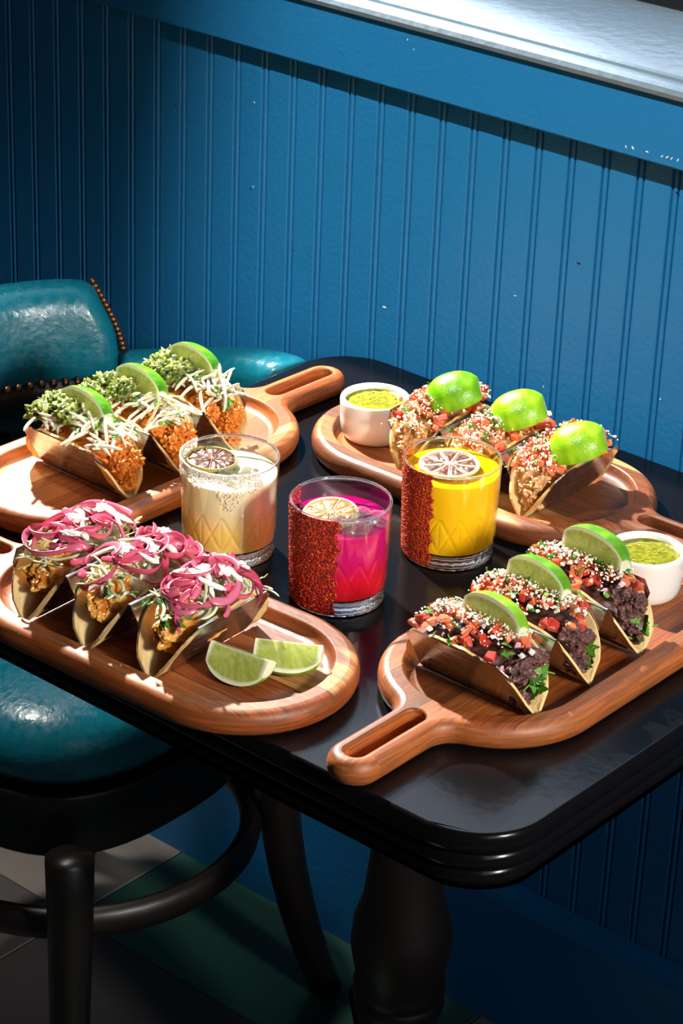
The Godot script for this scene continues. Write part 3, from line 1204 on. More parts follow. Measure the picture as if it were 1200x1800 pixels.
func leaf_shape(size: float, curl: float, c1: Color, c2: Color) -> Shape:
	# a lobed coriander leaf with a short stalk, thin but with two faces
	var s := Shape.new()
	var n := 30
	var ring := []
	for k in n:
		var t := TAU * k / n
		var r := size * (0.62 + 0.30 * cos(3.0 * t) + 0.14 * cos(9.0 * t))
		ring.append(Vector3(r * cos(t), curl * size * sin(2.0 * t) * 0.3 + curl * r * 0.35, r * sin(t)))
	for side in 2:
		var mid := s.put(Vector3(0, -0.0004 * side, 0), c2)
		var ids := []
		for p in ring:
			ids.append(s.put(p - Vector3(0, 0.0004 * side, 0), c1))
		for k in n:
			if side == 0:
				s.tri(mid, ids[(k + 1) % n], ids[k])
			else:
				s.tri(mid, ids[k], ids[(k + 1) % n])
	s.add(sweep([Vector3(0, 0, 0), Vector3(-size * 0.6, -0.001, 0), Vector3(-size * 1.3, 0.0, size * 0.2)], round_section(0.0005, 0.0005, 5), null, [c2, c2, c2, c2, c2]), Transform3D())
	return s


func strand(length: float, bend: float, droop: float, wide: float, thick: float, c_mid: Color, c_edge: Color, n := 14) -> Shape:
	var path := []
	var sc := []
	var ang := 0.0
	var p := Vector3.ZERO
	for k in n + 1:
		var f := float(k) / n
		path.append(p + Vector3(0, droop * (1.0 - pow(2.0 * f - 1.0, 2.0)), 0))
		sc.append(0.35 + 0.65 * sqrt(maxf(0.0, 1.0 - pow(absf(2.0 * f - 1.0), 6.0))))
		ang += bend / n
		p += Vector3(cos(ang), 0, sin(ang)) * length / n
	var mid: Vector3 = path[n / 2]
	for k in path.size():
		path[k] -= Vector3(mid.x, droop, mid.z)
	var sec := []
	var cols := []
	for k in 8:
		var t := TAU * k / 8
		sec.append(Vector2(wide * cos(t), thick * sin(t)))
		cols.append(c_mid.lerp(c_edge, absf(cos(t))))
	return sweep(path, sec, sc, cols)


func build_pieces() -> void:
	# shared meshes of small food pieces, a few variants of each
	K.tomato = []
	K.onion = []
	K.leaf = []
	K.shred = []
	K.pink = []
	K.slaw = []
	K.scallion = []
	K.steak = []
	K.chicken = []
	K.cauli = []
	for k in 8:
		var c := [L(206, 84, 52), L(190, 62, 40), L(216, 106, 66), L(176, 54, 40), L(224, 130, 90), L(198, 80, 56), L(216, 118, 86), L(194, 98, 78)][k] as Color
		var s := chamfer_box(Vector3(rng.randf_range(0.0065, 0.0125), rng.randf_range(0.0035, 0.006), rng.randf_range(0.0055, 0.0085)), 0.0011, 0.0011, c)
		K.tomato.append(s.mesh())
	for k in 4:
		var c := [L(238, 226, 220), L(216, 176, 190), L(232, 236, 214), L(196, 140, 158)][k] as Color
		K.onion.append(chamfer_box(Vector3(rng.randf_range(0.004, 0.006), 0.002, rng.randf_range(0.0035, 0.005)), 0.0007, 0.0006, c).mesh())
	for k in 4:
		K.leaf.append(leaf_shape(rng.randf_range(0.004, 0.006), rng.randf_range(-0.6, 0.7), [L(58, 120, 26), L(40, 92, 22), L(84, 140, 34), L(34, 80, 24)][k], L(100, 150, 50)).mesh())
	for k in 5:
		K.shred.append(strand(rng.randf_range(0.024, 0.040), rng.randf_range(-0.6, 0.6), rng.randf_range(0.0, 0.004), 0.0018, 0.0014, L(238, 234, 214), L(222, 216, 184), 8).mesh())
	for k in 7:
		K.pink.append(strand(rng.randf_range(0.040, 0.072), [0.4, 2.2, -2.6, 1.2, -1.5, 3.0, 0.1][k], rng.randf_range(0.002, 0.007), rng.randf_range(0.0019, 0.0030), 0.0011, L(226, 120, 138), L(190, 34, 78), 18).mesh())
	for k in 5:
		K.slaw.append(strand(rng.randf_range(0.016, 0.030), [1.5, -2.0, 0.6, 2.8, -0.9][k], rng.randf_range(0.0, 0.004), 0.0014, 0.0006, L(232, 236, 208), [L(204, 222, 150), L(232, 234, 206)][k % 2], 10).mesh())
	for k in 3:
		var ring := lathe([Vector2(0.0012, 0.0), Vector2(0.0026, 0.0), Vector2(0.0029, 0.0008), Vector2(0.0027, 0.0020), Vector2(0.0013, 0.0021), Vector2(0.0012, 0.0)], 12, [L(96, 150, 40), L(150, 190, 80), L(60, 120, 30)][k])
		K.scallion.append(ring.mesh())
	for k in 5:
		K.steak.append(lump(4, Vector3(0.0115, 0.0078, 0.0090), 0.30, 1.1, L(42, 20, 20), L(116, 74, 68), 3.0 * k + 1.0, 0.13).mesh())
		K.chicken.append(lump(3, Vector3(0.0080, 0.0060, 0.0065), 0.45, 1.3, L(176, 112, 52), L(226, 184, 128), 3.0 * k + 2.0, 0.12).mesh())
		K.cauli.append(lump(3, Vector3(0.0078, 0.0068, 0.0070), 0.55, 1.7, L(186, 84, 16), L(238, 150, 52), 3.0 * k + 5.0, 0.25).mesh())


func rnd_basis(flat := 1.0) -> Basis:
	return Basis(Vector3.UP, rng.randf() * TAU) * Basis(Vector3.RIGHT, rng.randfn() * 0.45 * flat) * Basis(Vector3.BACK, rng.randfn() * 0.45 * flat)


func crumbs(n: int, xs: Vector2, zs: Vector2, top: float, edge: float, size: float, c1: Color, c2: Color, lift := 0.002) -> Shape:
	var s := Shape.new()
	for k in n:
		var x := rng.randf_range(xs.x, xs.y)
		var z := rng.randfn() * (zs.y - zs.x) * 0.22 + (zs.x + zs.y) * 0.5
		z = clampf(z, zs.x, zs.y)
		var r := size * (rng.randf_range(0.35, 0.9) if rng.randf() < 0.8 else rng.randf_range(1.0, 1.5))
		var o := icosphere(0)
		var col := c1.lerp(c2, rng.randf())
		var q := Shape.new()
		q.i = o.i
		for p in o.v:
			q.put(p * Vector3(1.25, 0.85, 1.0) * r * rng.randf_range(0.6, 1.3), col)
		s.add(q, Transform3D(rnd_basis(), Vector3(x, mound_y(x, z, top, edge) + lift + rng.randf() * 0.003, z)))
	return s


func scatter(parent: Node, called: String, kinds: Array, m: Material, n: int, xs: Vector2, zs: Vector2, top: float, edge: float, lift: Vector2, flat := 1.0) -> void:
	for k in n:
		var x := rng.randf_range(xs.x, xs.y)
		var z := clampf(rng.randfn() * (zs.y - zs.x) * 0.26 + (zs.x + zs.y) * 0.5, zs.x, zs.y)
		var y := mound_y(x, z, top, edge) + rng.randf_range(lift.x, lift.y)
		part(called, kinds[rng.randi() % kinds.size()], m, parent, Transform3D(rnd_basis(flat), Vector3(x, y, z)))


# lime: a lune of an ellipsoid with its two cut faces; long axis x; the rind spans the angles p0..p1 round x (0 = +z, 90 degrees = up)
func lime(parent: Node3D, p0: float, p1: float, a := 0.032, r := 0.0265, at := Transform3D(), green := 0.0) -> void:
	var rows := []
	var cols := []
	var nt := 40
	var np := 30
	var cut := 0.86
	var c_dark := L(62, 128, 14).lerp(L(120, 176, 20), green)
	var c_light := L(104, 168, 22).lerp(L(160, 205, 34), green)
	var white := L(232, 234, 196)
	for it in nt + 1:
		var u := -1.0 + 2.0 * it / nt
		u = signf(u) * (1.0 - pow(1.0 - absf(u), 1.6))
		var x := clampf(a * u, -a * cut, a * cut)
		var rad := r * sqrt(maxf(0.0, 1.0 - pow(absf(u), 2.3)))
		var row := []
		var col := []
		for ip in np + 1:
			var ph := lerpf(p0, p1, float(ip) / np)
			var d := nz.get_noise_3d(x * 9000.0, ph * 80.0, 31.0 + a * 1000.0)
			row.append(Vector3(x, rad * sin(ph), rad * cos(ph)))
			col.append(white if absf(a * u) > a * cut else c_dark.lerp(c_light, clampf(0.5 + d * 1.2, 0, 1)))
		rows.append(row)
		cols.append(col)
	part("rind", skin(rows, false, cols), M.rind, parent, at)
	var fl := Shape.new()
	for face in 2:
		var ph := p0 if face == 0 else p1
		var fr := []
		var fc := []
		for it in nt + 1:
			var u := -1.0 + 2.0 * it / nt
			u = signf(u) * (1.0 - pow(1.0 - absf(u), 1.6))
			var x := clampf(a * u, -a * cut, a * cut)
			var rad := r * sqrt(maxf(0.0, 1.0 - pow(absf(u), 2.3)))
			var row := []
			var col := []
			for j in 13:
				var f := j / 12.0
				var dent := -0.0007 * sin(PI * f) * (1.0 if face == 0 else -1.0)
				var dirn := Vector3(0, sin(ph), cos(ph))
				var nrm := Vector3(0, cos(ph), -sin(ph))
				row.append(Vector3(x, 0, 0) + dirn * rad * f + nrm * dent)
				var border := maxf(f, absf(u) / cut * 0.97)
				var pulp := L(150, 166, 62).lerp(L(190, 198, 112), clampf(0.5 + 0.9 * nz.get_noise_3d(atan2(f + 0.05, u) * 900.0, f * 60.0, ph * 50.0), 0, 1))
				col.append(pulp.lerp(L(236, 238, 206), smoothstep(0.84, 0.91, border) + 0.7 * (1.0 - smoothstep(0.02, 0.10, f))))
			fr.append(row)
			fc.append(col)
		fl.add(skin(fr, false, fc, face == 0), Transform3D())
	part("flesh", fl, M.flesh, parent, at)


func taco_root(h: int, k: int, label: String, group: String) -> Node3D:
	var b := Basis(Vector3.UP, HOLD[h][2])
	# k = -1, 0, 1 along the holder's own z
	return thing("taco", label, "taco", HOLD[h][1] + b * Vector3(0, 0.0028, PITCH * k), HOLD[h][2], group)


func on_holder(h: int, k: int, p: Vector3) -> Transform3D:
	var b := Basis(Vector3.UP, HOLD[h][2])
	return Transform3D(b, HOLD[h][1] + b * (Vector3(0, 0.0028, PITCH * k) + p))


func lime_on(h: int, k: int, p: Vector3, turn: Basis, p0: float, p1: float, label: String, a := 0.032, r := 0.0265, green := 0.0) -> void:
	var t := on_holder(h, k, p)
	var o := thing("lime_wedge", label, "lime wedge", t.origin, 0.0, "lime wedges on the tacos")
	o.basis = t.basis * turn
	lime(o, p0, p1, a, r, Transform3D(), green)


func build_tacos() -> void:
	build_pieces()
	var cream := L(232, 205, 146)
	var toast := L(206, 156, 82)
	var which := ["nearest the camera", "middle one", "farthest one"]
	# ---- holder 0: orange cauliflower, white shreds, green herb sauce
	for n in 3:
		var k := 1 - n
		var t := taco_root(0, k, "orange taco with white shreds and green sauce, %s, rear left board" % which[n], "tacos on the rear left board")
		part("tortilla", tortilla_shape(3.1 + n, cream, toast, 0.004), M.tortilla, t)
		part("filling", filling_shape(7.0 + n, L(176, 78, 16), L(236, 148, 50), 0.045, 0.0040, 3.4), M.food, t)
		scatter(t, "cauliflower_piece", K.cauli, M.food, 12, Vector2(0.020, 0.056), Vector2(-0.014, 0.014), 0.048, 0.036, Vector2(-0.006, 0.001))
		for q in 5:
			part("cauliflower_piece", K.cauli[q % 5], M.food, t, Transform3D(rnd_basis(), Vector3(0.047 + rng.randf() * 0.006, 0.012 + 0.006 * q, rng.randf_range(-0.4, 0.4) * (0.006 + 0.004 * q))))
		scatter(t, "white_shred", K.shred, M.strand, 76, Vector2(-0.046, 0.046), Vector2(-0.027, 0.027), 0.057, 0.046, Vector2(-0.002, 0.008), 1.2)
		scatter(t, "scallion_slice", K.scallion, M.leaf, 7, Vector2(-0.03, 0.055), Vector2(-0.02, 0.02), 0.060, 0.046, Vector2(0.002, 0.006), 2.0)
		scatter(t, "coriander_leaf", K.leaf, M.leaf, 7, Vector2(-0.02, 0.057), Vector2(-0.022, 0.022), 0.057, 0.042, Vector2(0.001, 0.006))
		var sauce := Shape.new()
		for q in 12:
			var x := rng.randf_range(-0.052, -0.002)
			var z := rng.randf_range(-0.010, 0.020)
			sauce.add(lump(3, Vector3(0.010, 0.0062, 0.009), 0.45, 1.5, L(40, 58, 14), L(126, 138, 62), 2.0 * q + n * 31.0, 0.10), Transform3D(rnd_basis(), Vector3(x, mound_y(x, z, 0.064, 0.048) + 0.004, z)))
		part("herb_sauce", sauce, M.wet, t)
	# ---- holder 1: chicken, tomato salsa, crumbled cheese (visible end is +x of the holder = towards the camera)
	which = ["at the right end of the holder by the wall", "in the middle of the holder by the wall", "beside the rear sauce cup"]
	for n in 3:
		var k := n - 1
		var t := taco_root(1, k, "chicken taco with tomato and cheese, %s" % which[n], "tacos on the board by the wall")
		part("tortilla", tortilla_shape(13.1 + n, cream, toast, 0.002), M.tortilla, t)
		part("filling", filling_shape(17.0 + n, L(168, 108, 54), L(222, 178, 120), 0.047, 0.0045, 2.6), M.food, t)
		for q in 9:
			part("chicken_piece", K.chicken[q % 5], M.food, t, Transform3D(rnd_basis(), Vector3(0.036 + rng.randf() * 0.016, 0.011 + 0.0036 * q, rng.randf_range(-0.4, 0.4) * (0.006 + 0.003 * q))))
		pico(t, 58, 12)
		part("cheese_crumbs", crumbs(420, Vector2(-0.052, 0.058), Vector2(-0.026, 0.026), 0.060, 0.044, 0.0012, L(240, 232, 208), L(222, 208, 176), 0.004), M.food_dry, t).set_meta("kind", "stuff")
	# ---- holder 2: battered fish, slaw, pink pickled onion, crema
	which = ["beside the lime wedges", "in the middle of the front left holder", "at the left end of the front left holder"]
	for n in 3:
		var k := n - 1
		var t := taco_root(2, k, "fried fish taco with pink onion, %s" % which[n], "tacos on the front left board")
		part("tortilla", tortilla_shape(23.1 + n, cream, toast, 0.004, 0.064), M.tortilla, t)
		part("fish_fillet", lump(5, Vector3(0.041, 0.0200, 0.0165), 0.15, 1.05, L(186, 106, 28), L(238, 178, 86), 40.0 + n * 9.0, 0.035), M.wet, t, Transform3D(Basis(Vector3.BACK, 0.12), Vector3(0.016, 0.0315, -0.001)))
		part("slaw_bed", filling_shape(27.0 + n, L(170, 180, 120), L(226, 228, 196), 0.052, 0.004, 3.0, 0.042), M.food, t, Transform3D(Basis(), Vector3(-0.010, 0.001, 0)))
		scatter(t, "cabbage_shred", K.slaw, M.strand, 70, Vector2(-0.05, 0.050), Vector2(-0.026, 0.026), 0.060, 0.044, Vector2(-0.002, 0.005), 1.2)
		scatter(t, "coriander_leaf", K.leaf, M.leaf, 20, Vector2(-0.045, 0.054), Vector2(-0.028, 0.028), 0.062, 0.044, Vector2(0.0, 0.005))
		for q in 36:
			var hook: float = [0.5, 1.6, 2.6, 3.6][q % 4]
			var rad := rng.randf_range(0.012, 0.024) if hook > 1.0 else rng.randf_range(0.03, 0.06)
			var c := Vector2(rng.randf_range(-0.042, 0.040), rng.randf_range(-0.021, 0.021))
			var a0 := rng.randf() * TAU
			var span := hook * rng.randf_range(0.8, 1.15) * (0.022 / rad if hook < 1.0 else 1.0) * (1.9 if hook < 1.0 else 1.0)
			var mid := Vector2(cos(a0 + span * 0.5), sin(a0 + span * 0.5)) * rad * (1.0 if hook < 1.0 else 0.3)
			var lift := 0.002 + 0.009 * q / 36.0
			var path := []
			var sc := []
			var tw := rng.randf_range(-0.005, 0.005)
			for j in 19:
				var f := j / 18.0
				var w := c - mid + Vector2(cos(a0 + span * f), sin(a0 + span * f)) * rad
				var over := maxf(0.0, absf(w.y) - 0.024)
				path.append(Vector3(w.x, mound_y(clampf(w.x, -0.058, 0.056), clampf(w.y, -0.03, 0.03), 0.062, 0.050) + lift + tw * (f - 0.5) * 2.0 - over * 0.6, w.y))
				sc.append(0.45 + 0.55 * sqrt(maxf(0.0, 1.0 - pow(absf(2.0 * f - 1.0), 5.0))))
			var wide := rng.randf_range(0.0024, 0.0041)
			var sec := []
			var cols := []
			var hue := rng.randf()
			for j in 10:
				var u := TAU * j / 10
				sec.append(Vector2(0.0010 * cos(u), wide * sin(u)).rotated(rng.randf_range(-0.05, 0.05) + 0.9 * sin(q * 1.3)))
				cols.append(L(222, 122, 146).lerp(L(204, 82, 112), hue).lerp(L(178, 30, 76), pow(absf(sin(u)), 4.0)))
			part("pickled_onion_strand", sweep(path, sec, sc, cols), M.strand, t)
		var cr := Shape.new()
		for q in 5:
			var x := rng.randf_range(-0.036, 0.022)
			var z := rng.randf_range(-0.014, 0.014)
			cr.add(lump(3, Vector3(0.0095, 0.0026, 0.0060) * rng.randf_range(0.6, 1.1), 0.30, 1.2, Color.WHITE, Color.WHITE, 5.0 * q + n * 17.0), Transform3D(Basis(Vector3.UP, rng.randf() * TAU) * Basis(Vector3.RIGHT, z * 22.0), Vector3(x, mound_y(x, z, 0.062, 0.050) + 0.0085, z)))
		for q in 3:
			var path := []
			var sc := []
			var x0 := rng.randf_range(-0.036, 0.020)
			var sl := rng.randf_range(-0.6, 0.6)
			for j in 17:
				var f := j / 16.0
				var z := lerpf(-0.025, 0.025, f)
				var x := x0 + sl * z + 0.005 * sin(f * 6.0 + q)
				path.append(Vector3(x, mound_y(x, z, 0.062, 0.050) + 0.0090, z))
				sc.append((0.5 + 0.5 * sin(f * 9.0 + q * 1.7)) * 0.6 + 0.5)
			sc[0] = 0.3
			sc[16] = 0.3
			cr.add(sweep(path, round_section(0.0032, 0.0017, 10), sc, null, Vector3.UP), Transform3D())
		for p in cr.c.size():
			cr.c[p] = L(238, 232, 218)
		part("crema", cr, M.wet, t)
	# ---- holder 3: steak, tomato salsa, cheese
	which = ["nearest the camera", "middle one", "next to the front sauce cup"]
	for n in 3:
		var k := 1 - n
		var t := taco_root(3, k, "steak taco with tomato and cheese, %s, front right board" % which[n], "tacos on the front right board")
		part("tortilla", tortilla_shape(33.1 + n, cream, L(222, 176, 104), 0.006 if n == 2 else 0.003, 0.064 if n == 2 else 0.062), M.tortilla, t)
		part("filling", filling_shape(37.0 + n, L(38, 20, 18), L(96, 60, 54), 0.046, 0.0045, 2.4, 0.05), M.food, t)
		for q in 7:
			part("steak_piece", K.steak[q % 5], M.food, t, Transform3D(rnd_basis(0.6), Vector3(0.036 + rng.randf() * 0.013, 0.013 + 0.005 * q, rng.randf_range(-0.4, 0.4) * (0.005 + 0.004 * q))))
		pico(t, 54, 14)
		for q in 7:
			part("coriander_leaf", K.leaf[q % 4], M.leaf, t, Transform3D(rnd_basis(1.6).scaled(Vector3.ONE * rng.randf_range(1.2, 1.9)), Vector3(0.052 + rng.randf() * 0.008, 0.010 + rng.randf() * 0.026, rng.randf_range(-0.012, 0.004))))
		part("cheese_crumbs", crumbs(440, Vector2(-0.050, 0.038), Vector2(-0.024, 0.024), 0.060, 0.045, 0.00112, L(246, 240, 224), L(230, 218, 194), 0.004), M.food_dry, t).set_meta("kind", "stuff")
	# ---- lime wedges standing on the tacos
	var tilt := Basis(Vector3.BACK, -0.12)
	lime_on(0, 1, Vector3(-0.006, 0.058, -0.003), tilt * Basis(Vector3.RIGHT, -0.10), 1.5, 3.1, "lime wedge on the green-sauced taco nearest the camera on the rear left board")
	lime_on(0, 0, Vector3(-0.004, 0.060, -0.002), tilt * Basis(Vector3.RIGHT, -0.10), 1.5, 3.1, "lime wedge on the middle taco of the rear left board")
	lime_on(0, -1, Vector3(-0.004, 0.060, -0.004), tilt * Basis(Vector3.RIGHT, -0.10), 1.5, 3.1, "lime wedge on the farthest taco of the rear left board, near the chair arm")
	lime_on(3, 1, Vector3(0.008, 0.056, -0.003), tilt * Basis(Vector3.RIGHT, -0.05), 1.5, 3.1, "bright lime wedge on the nearest steak taco of the front right board", 0.032, 0.0265, 0.8)
	lime_on(3, 0, Vector3(-0.002, 0.058, -0.004), tilt * Basis(Vector3.RIGHT, -0.05), 1.5, 3.1, "lime wedge on the middle steak taco of the front right board", 0.032, 0.0265, 0.2)
	lime_on(3, -1, Vector3(0.004, 0.060, -0.004), tilt * Basis(Vector3.RIGHT, 0.02), 1.5, 3.1, "lime wedge on the steak taco next to the front sauce cup", 0.034, 0.0285, 0.2)
	for q in [[-1, Vector3(0.010, 0.060, -0.0225), "lime wedge rind outward on the rightmost taco by the wall", 0.9], [0, Vector3(-0.009, 0.060, -0.012), "lime wedge rind outward on the middle taco by the wall", 0.7], [1, Vector3(0.000, 0.060, -0.0135), "dark green lime wedge on the taco beside the rear sauce cup", 0.25]]:
		lime_on(1, q[0], q[1], Basis(Vector3.UP, 2.25) * Basis(Vector3.BACK, 0.32), -0.1, 1.75, q[2], 0.0285, 0.0245, q[3])


func pico(t: Node3D, n: int, leaves: int) -> void:
	scatter(t, "tomato_dice", K.tomato, M.wet, n, Vector2(-0.052, 0.048), Vector2(-0.029, 0.029), 0.056, 0.044, Vector2(-0.003, 0.006), 1.5)
	scatter(t, "onion_dice", K.onion, M.strand, 22, Vector2(-0.050, 0.050), Vector2(-0.028, 0.028), 0.058, 0.045, Vector2(0.0, 0.007), 1.5)
	scatter(t, "coriander_leaf", K.leaf, M.leaf, leaves, Vector2(-0.05, 0.052), Vector2(-0.028, 0.028), 0.059, 0.045, Vector2(0.001, 0.007), 1.3)
	scatter(t, "scallion_slice", K.scallion, M.leaf, 5, Vector2(-0.04, 0.05), Vector2(-0.024, 0.024), 0.059, 0.045, Vector2(0.002, 0.006), 2.0)


# ------------------------------------------------------------------ sauce cups
func build_ramekins() -> void:
	for q in [[Vector3(-0.1835, FLOOR_IN_BOARD, 0.1690), "rear", "white ceramic cup of green salsa at the left end of the board by the wall"], [Vector3(0.1770, FLOOR_IN_BOARD, 0.2460), "front", "white ceramic cup of green salsa on the front right board"]]:
		var prof := []
		for p in [[0.0, 0.0], [0.0255, 0.0], [0.0278, 0.0010], [0.0300, 0.0040], [0.0316, 0.0090], [0.0325, 0.0160], [0.0330, 0.0260], [0.0332, 0.0360], [0.0331, 0.0385], [0.0322, 0.0402], [0.0306, 0.0408], [0.0291, 0.0402], [0.0281, 0.0386], [0.0278, 0.0360], [0.0276, 0.0100], [0.0250, 0.0060], [0.0, 0.0055]]:
			prof.append(Vector2(p[0], p[1]))
		solid("sauce_cup", lathe(prof, 72), M.ceramic, q[2], "sauce cup", Transform3D(Basis(), q[0]), "white sauce cups on the boards")
		var sl := thing("green_salsa", "pool of seedy green salsa in the %s white cup" % q[1], "salsa", q[0])
		var rows := []
		var cols := []
		for r in 16:
			var row := []
			var col := []
			for k in 56:
				var t := TAU * k / 56
				var rad := 0.0274 * r / 15.0
				var x := rad * cos(t)
				var z := -rad * sin(t)
				var d := nz.get_noise_3d(x * 16000.0, z * 16000.0, q[0].x * 1000.0)
				row.append(Vector3(x, 0.0345 + 0.0006 * d + (0.0012 if r == 15 else 0.0), z))
				col.append(L(98, 102, 10).lerp(L(140, 140, 28), clampf(0.5 + d, 0, 1)))
			rows.append(row)
			cols.append(col)
		part("sauce_surface", skin(rows, true, cols, true), M.salsa, sl)
		var seeds := Shape.new()
		for k in 34:
			var a := rng.randf() * TAU
			var rad := 0.025 * sqrt(rng.randf())
			var s := lump(1, Vector3(0.0011, 0.0005, 0.0008) * rng.randf_range(0.6, 1.2), 0.1, 1.0, L(204, 190, 96), L(180, 172, 70), k)
			seeds.add(s, Transform3D(Basis(Vector3.UP, rng.randf() * TAU), Vector3(rad * cos(a), 0.0350, rad * sin(a))))
		part("seeds", seeds, M.salsa, sl).set_meta("kind", "stuff")


# ------------------------------------------------------------------ glasses
const GH := 0.091
func glass_r(y: float) -> float:
	return lerpf(0.0398, 0.0425, clampf(y / GH, 0, 1))


func cut_depth(t: float, y: float) -> float:
	# a band of crossed cuts between two heights, as fluted columns above the foot
	if y < 0.017 or y > 0.050:
		return 0.0
	var u := t / TAU * 14.0
	var v := (y - 0.017) / 0.033
	var a := absf(fposmod(u + v, 1.0) - 0.5) * 2.0
	var b := absf(fposmod(u - v, 1.0) - 0.5) * 2.0
	var c := absf(fposmod(u, 1.0) - 0.5) * 2.0
	var g := maxf(maxf(smoothstep(0.84, 1.0, a), smoothstep(0.84, 1.0, b)), 0.6 * smoothstep(0.9, 1.0, c))
	return g * smoothstep(0.0, 0.06, v) * smoothstep(1.0, 0.94, v)


func round_wall(y0: float, y1: float, ny: int, seg: int, inset: float, cut: float, colour: Callable, flip := false) -> Shape:
	var rows := []
	var cols := []
	for j in ny + 1:
		var y := lerpf(y0, y1, float(j) / ny)
		var row := []
		var col := []
		for k in seg:
			var t := TAU * k / seg
			var r := glass_r(y) - inset - cut * cut_depth(t, y)
			row.append(Vector3(r * cos(t), y, -r * sin(t)))
			col.append(colour.call(y, t))
		rows.append(row)
		cols.append(col)
	return skin(rows, true, cols, flip)


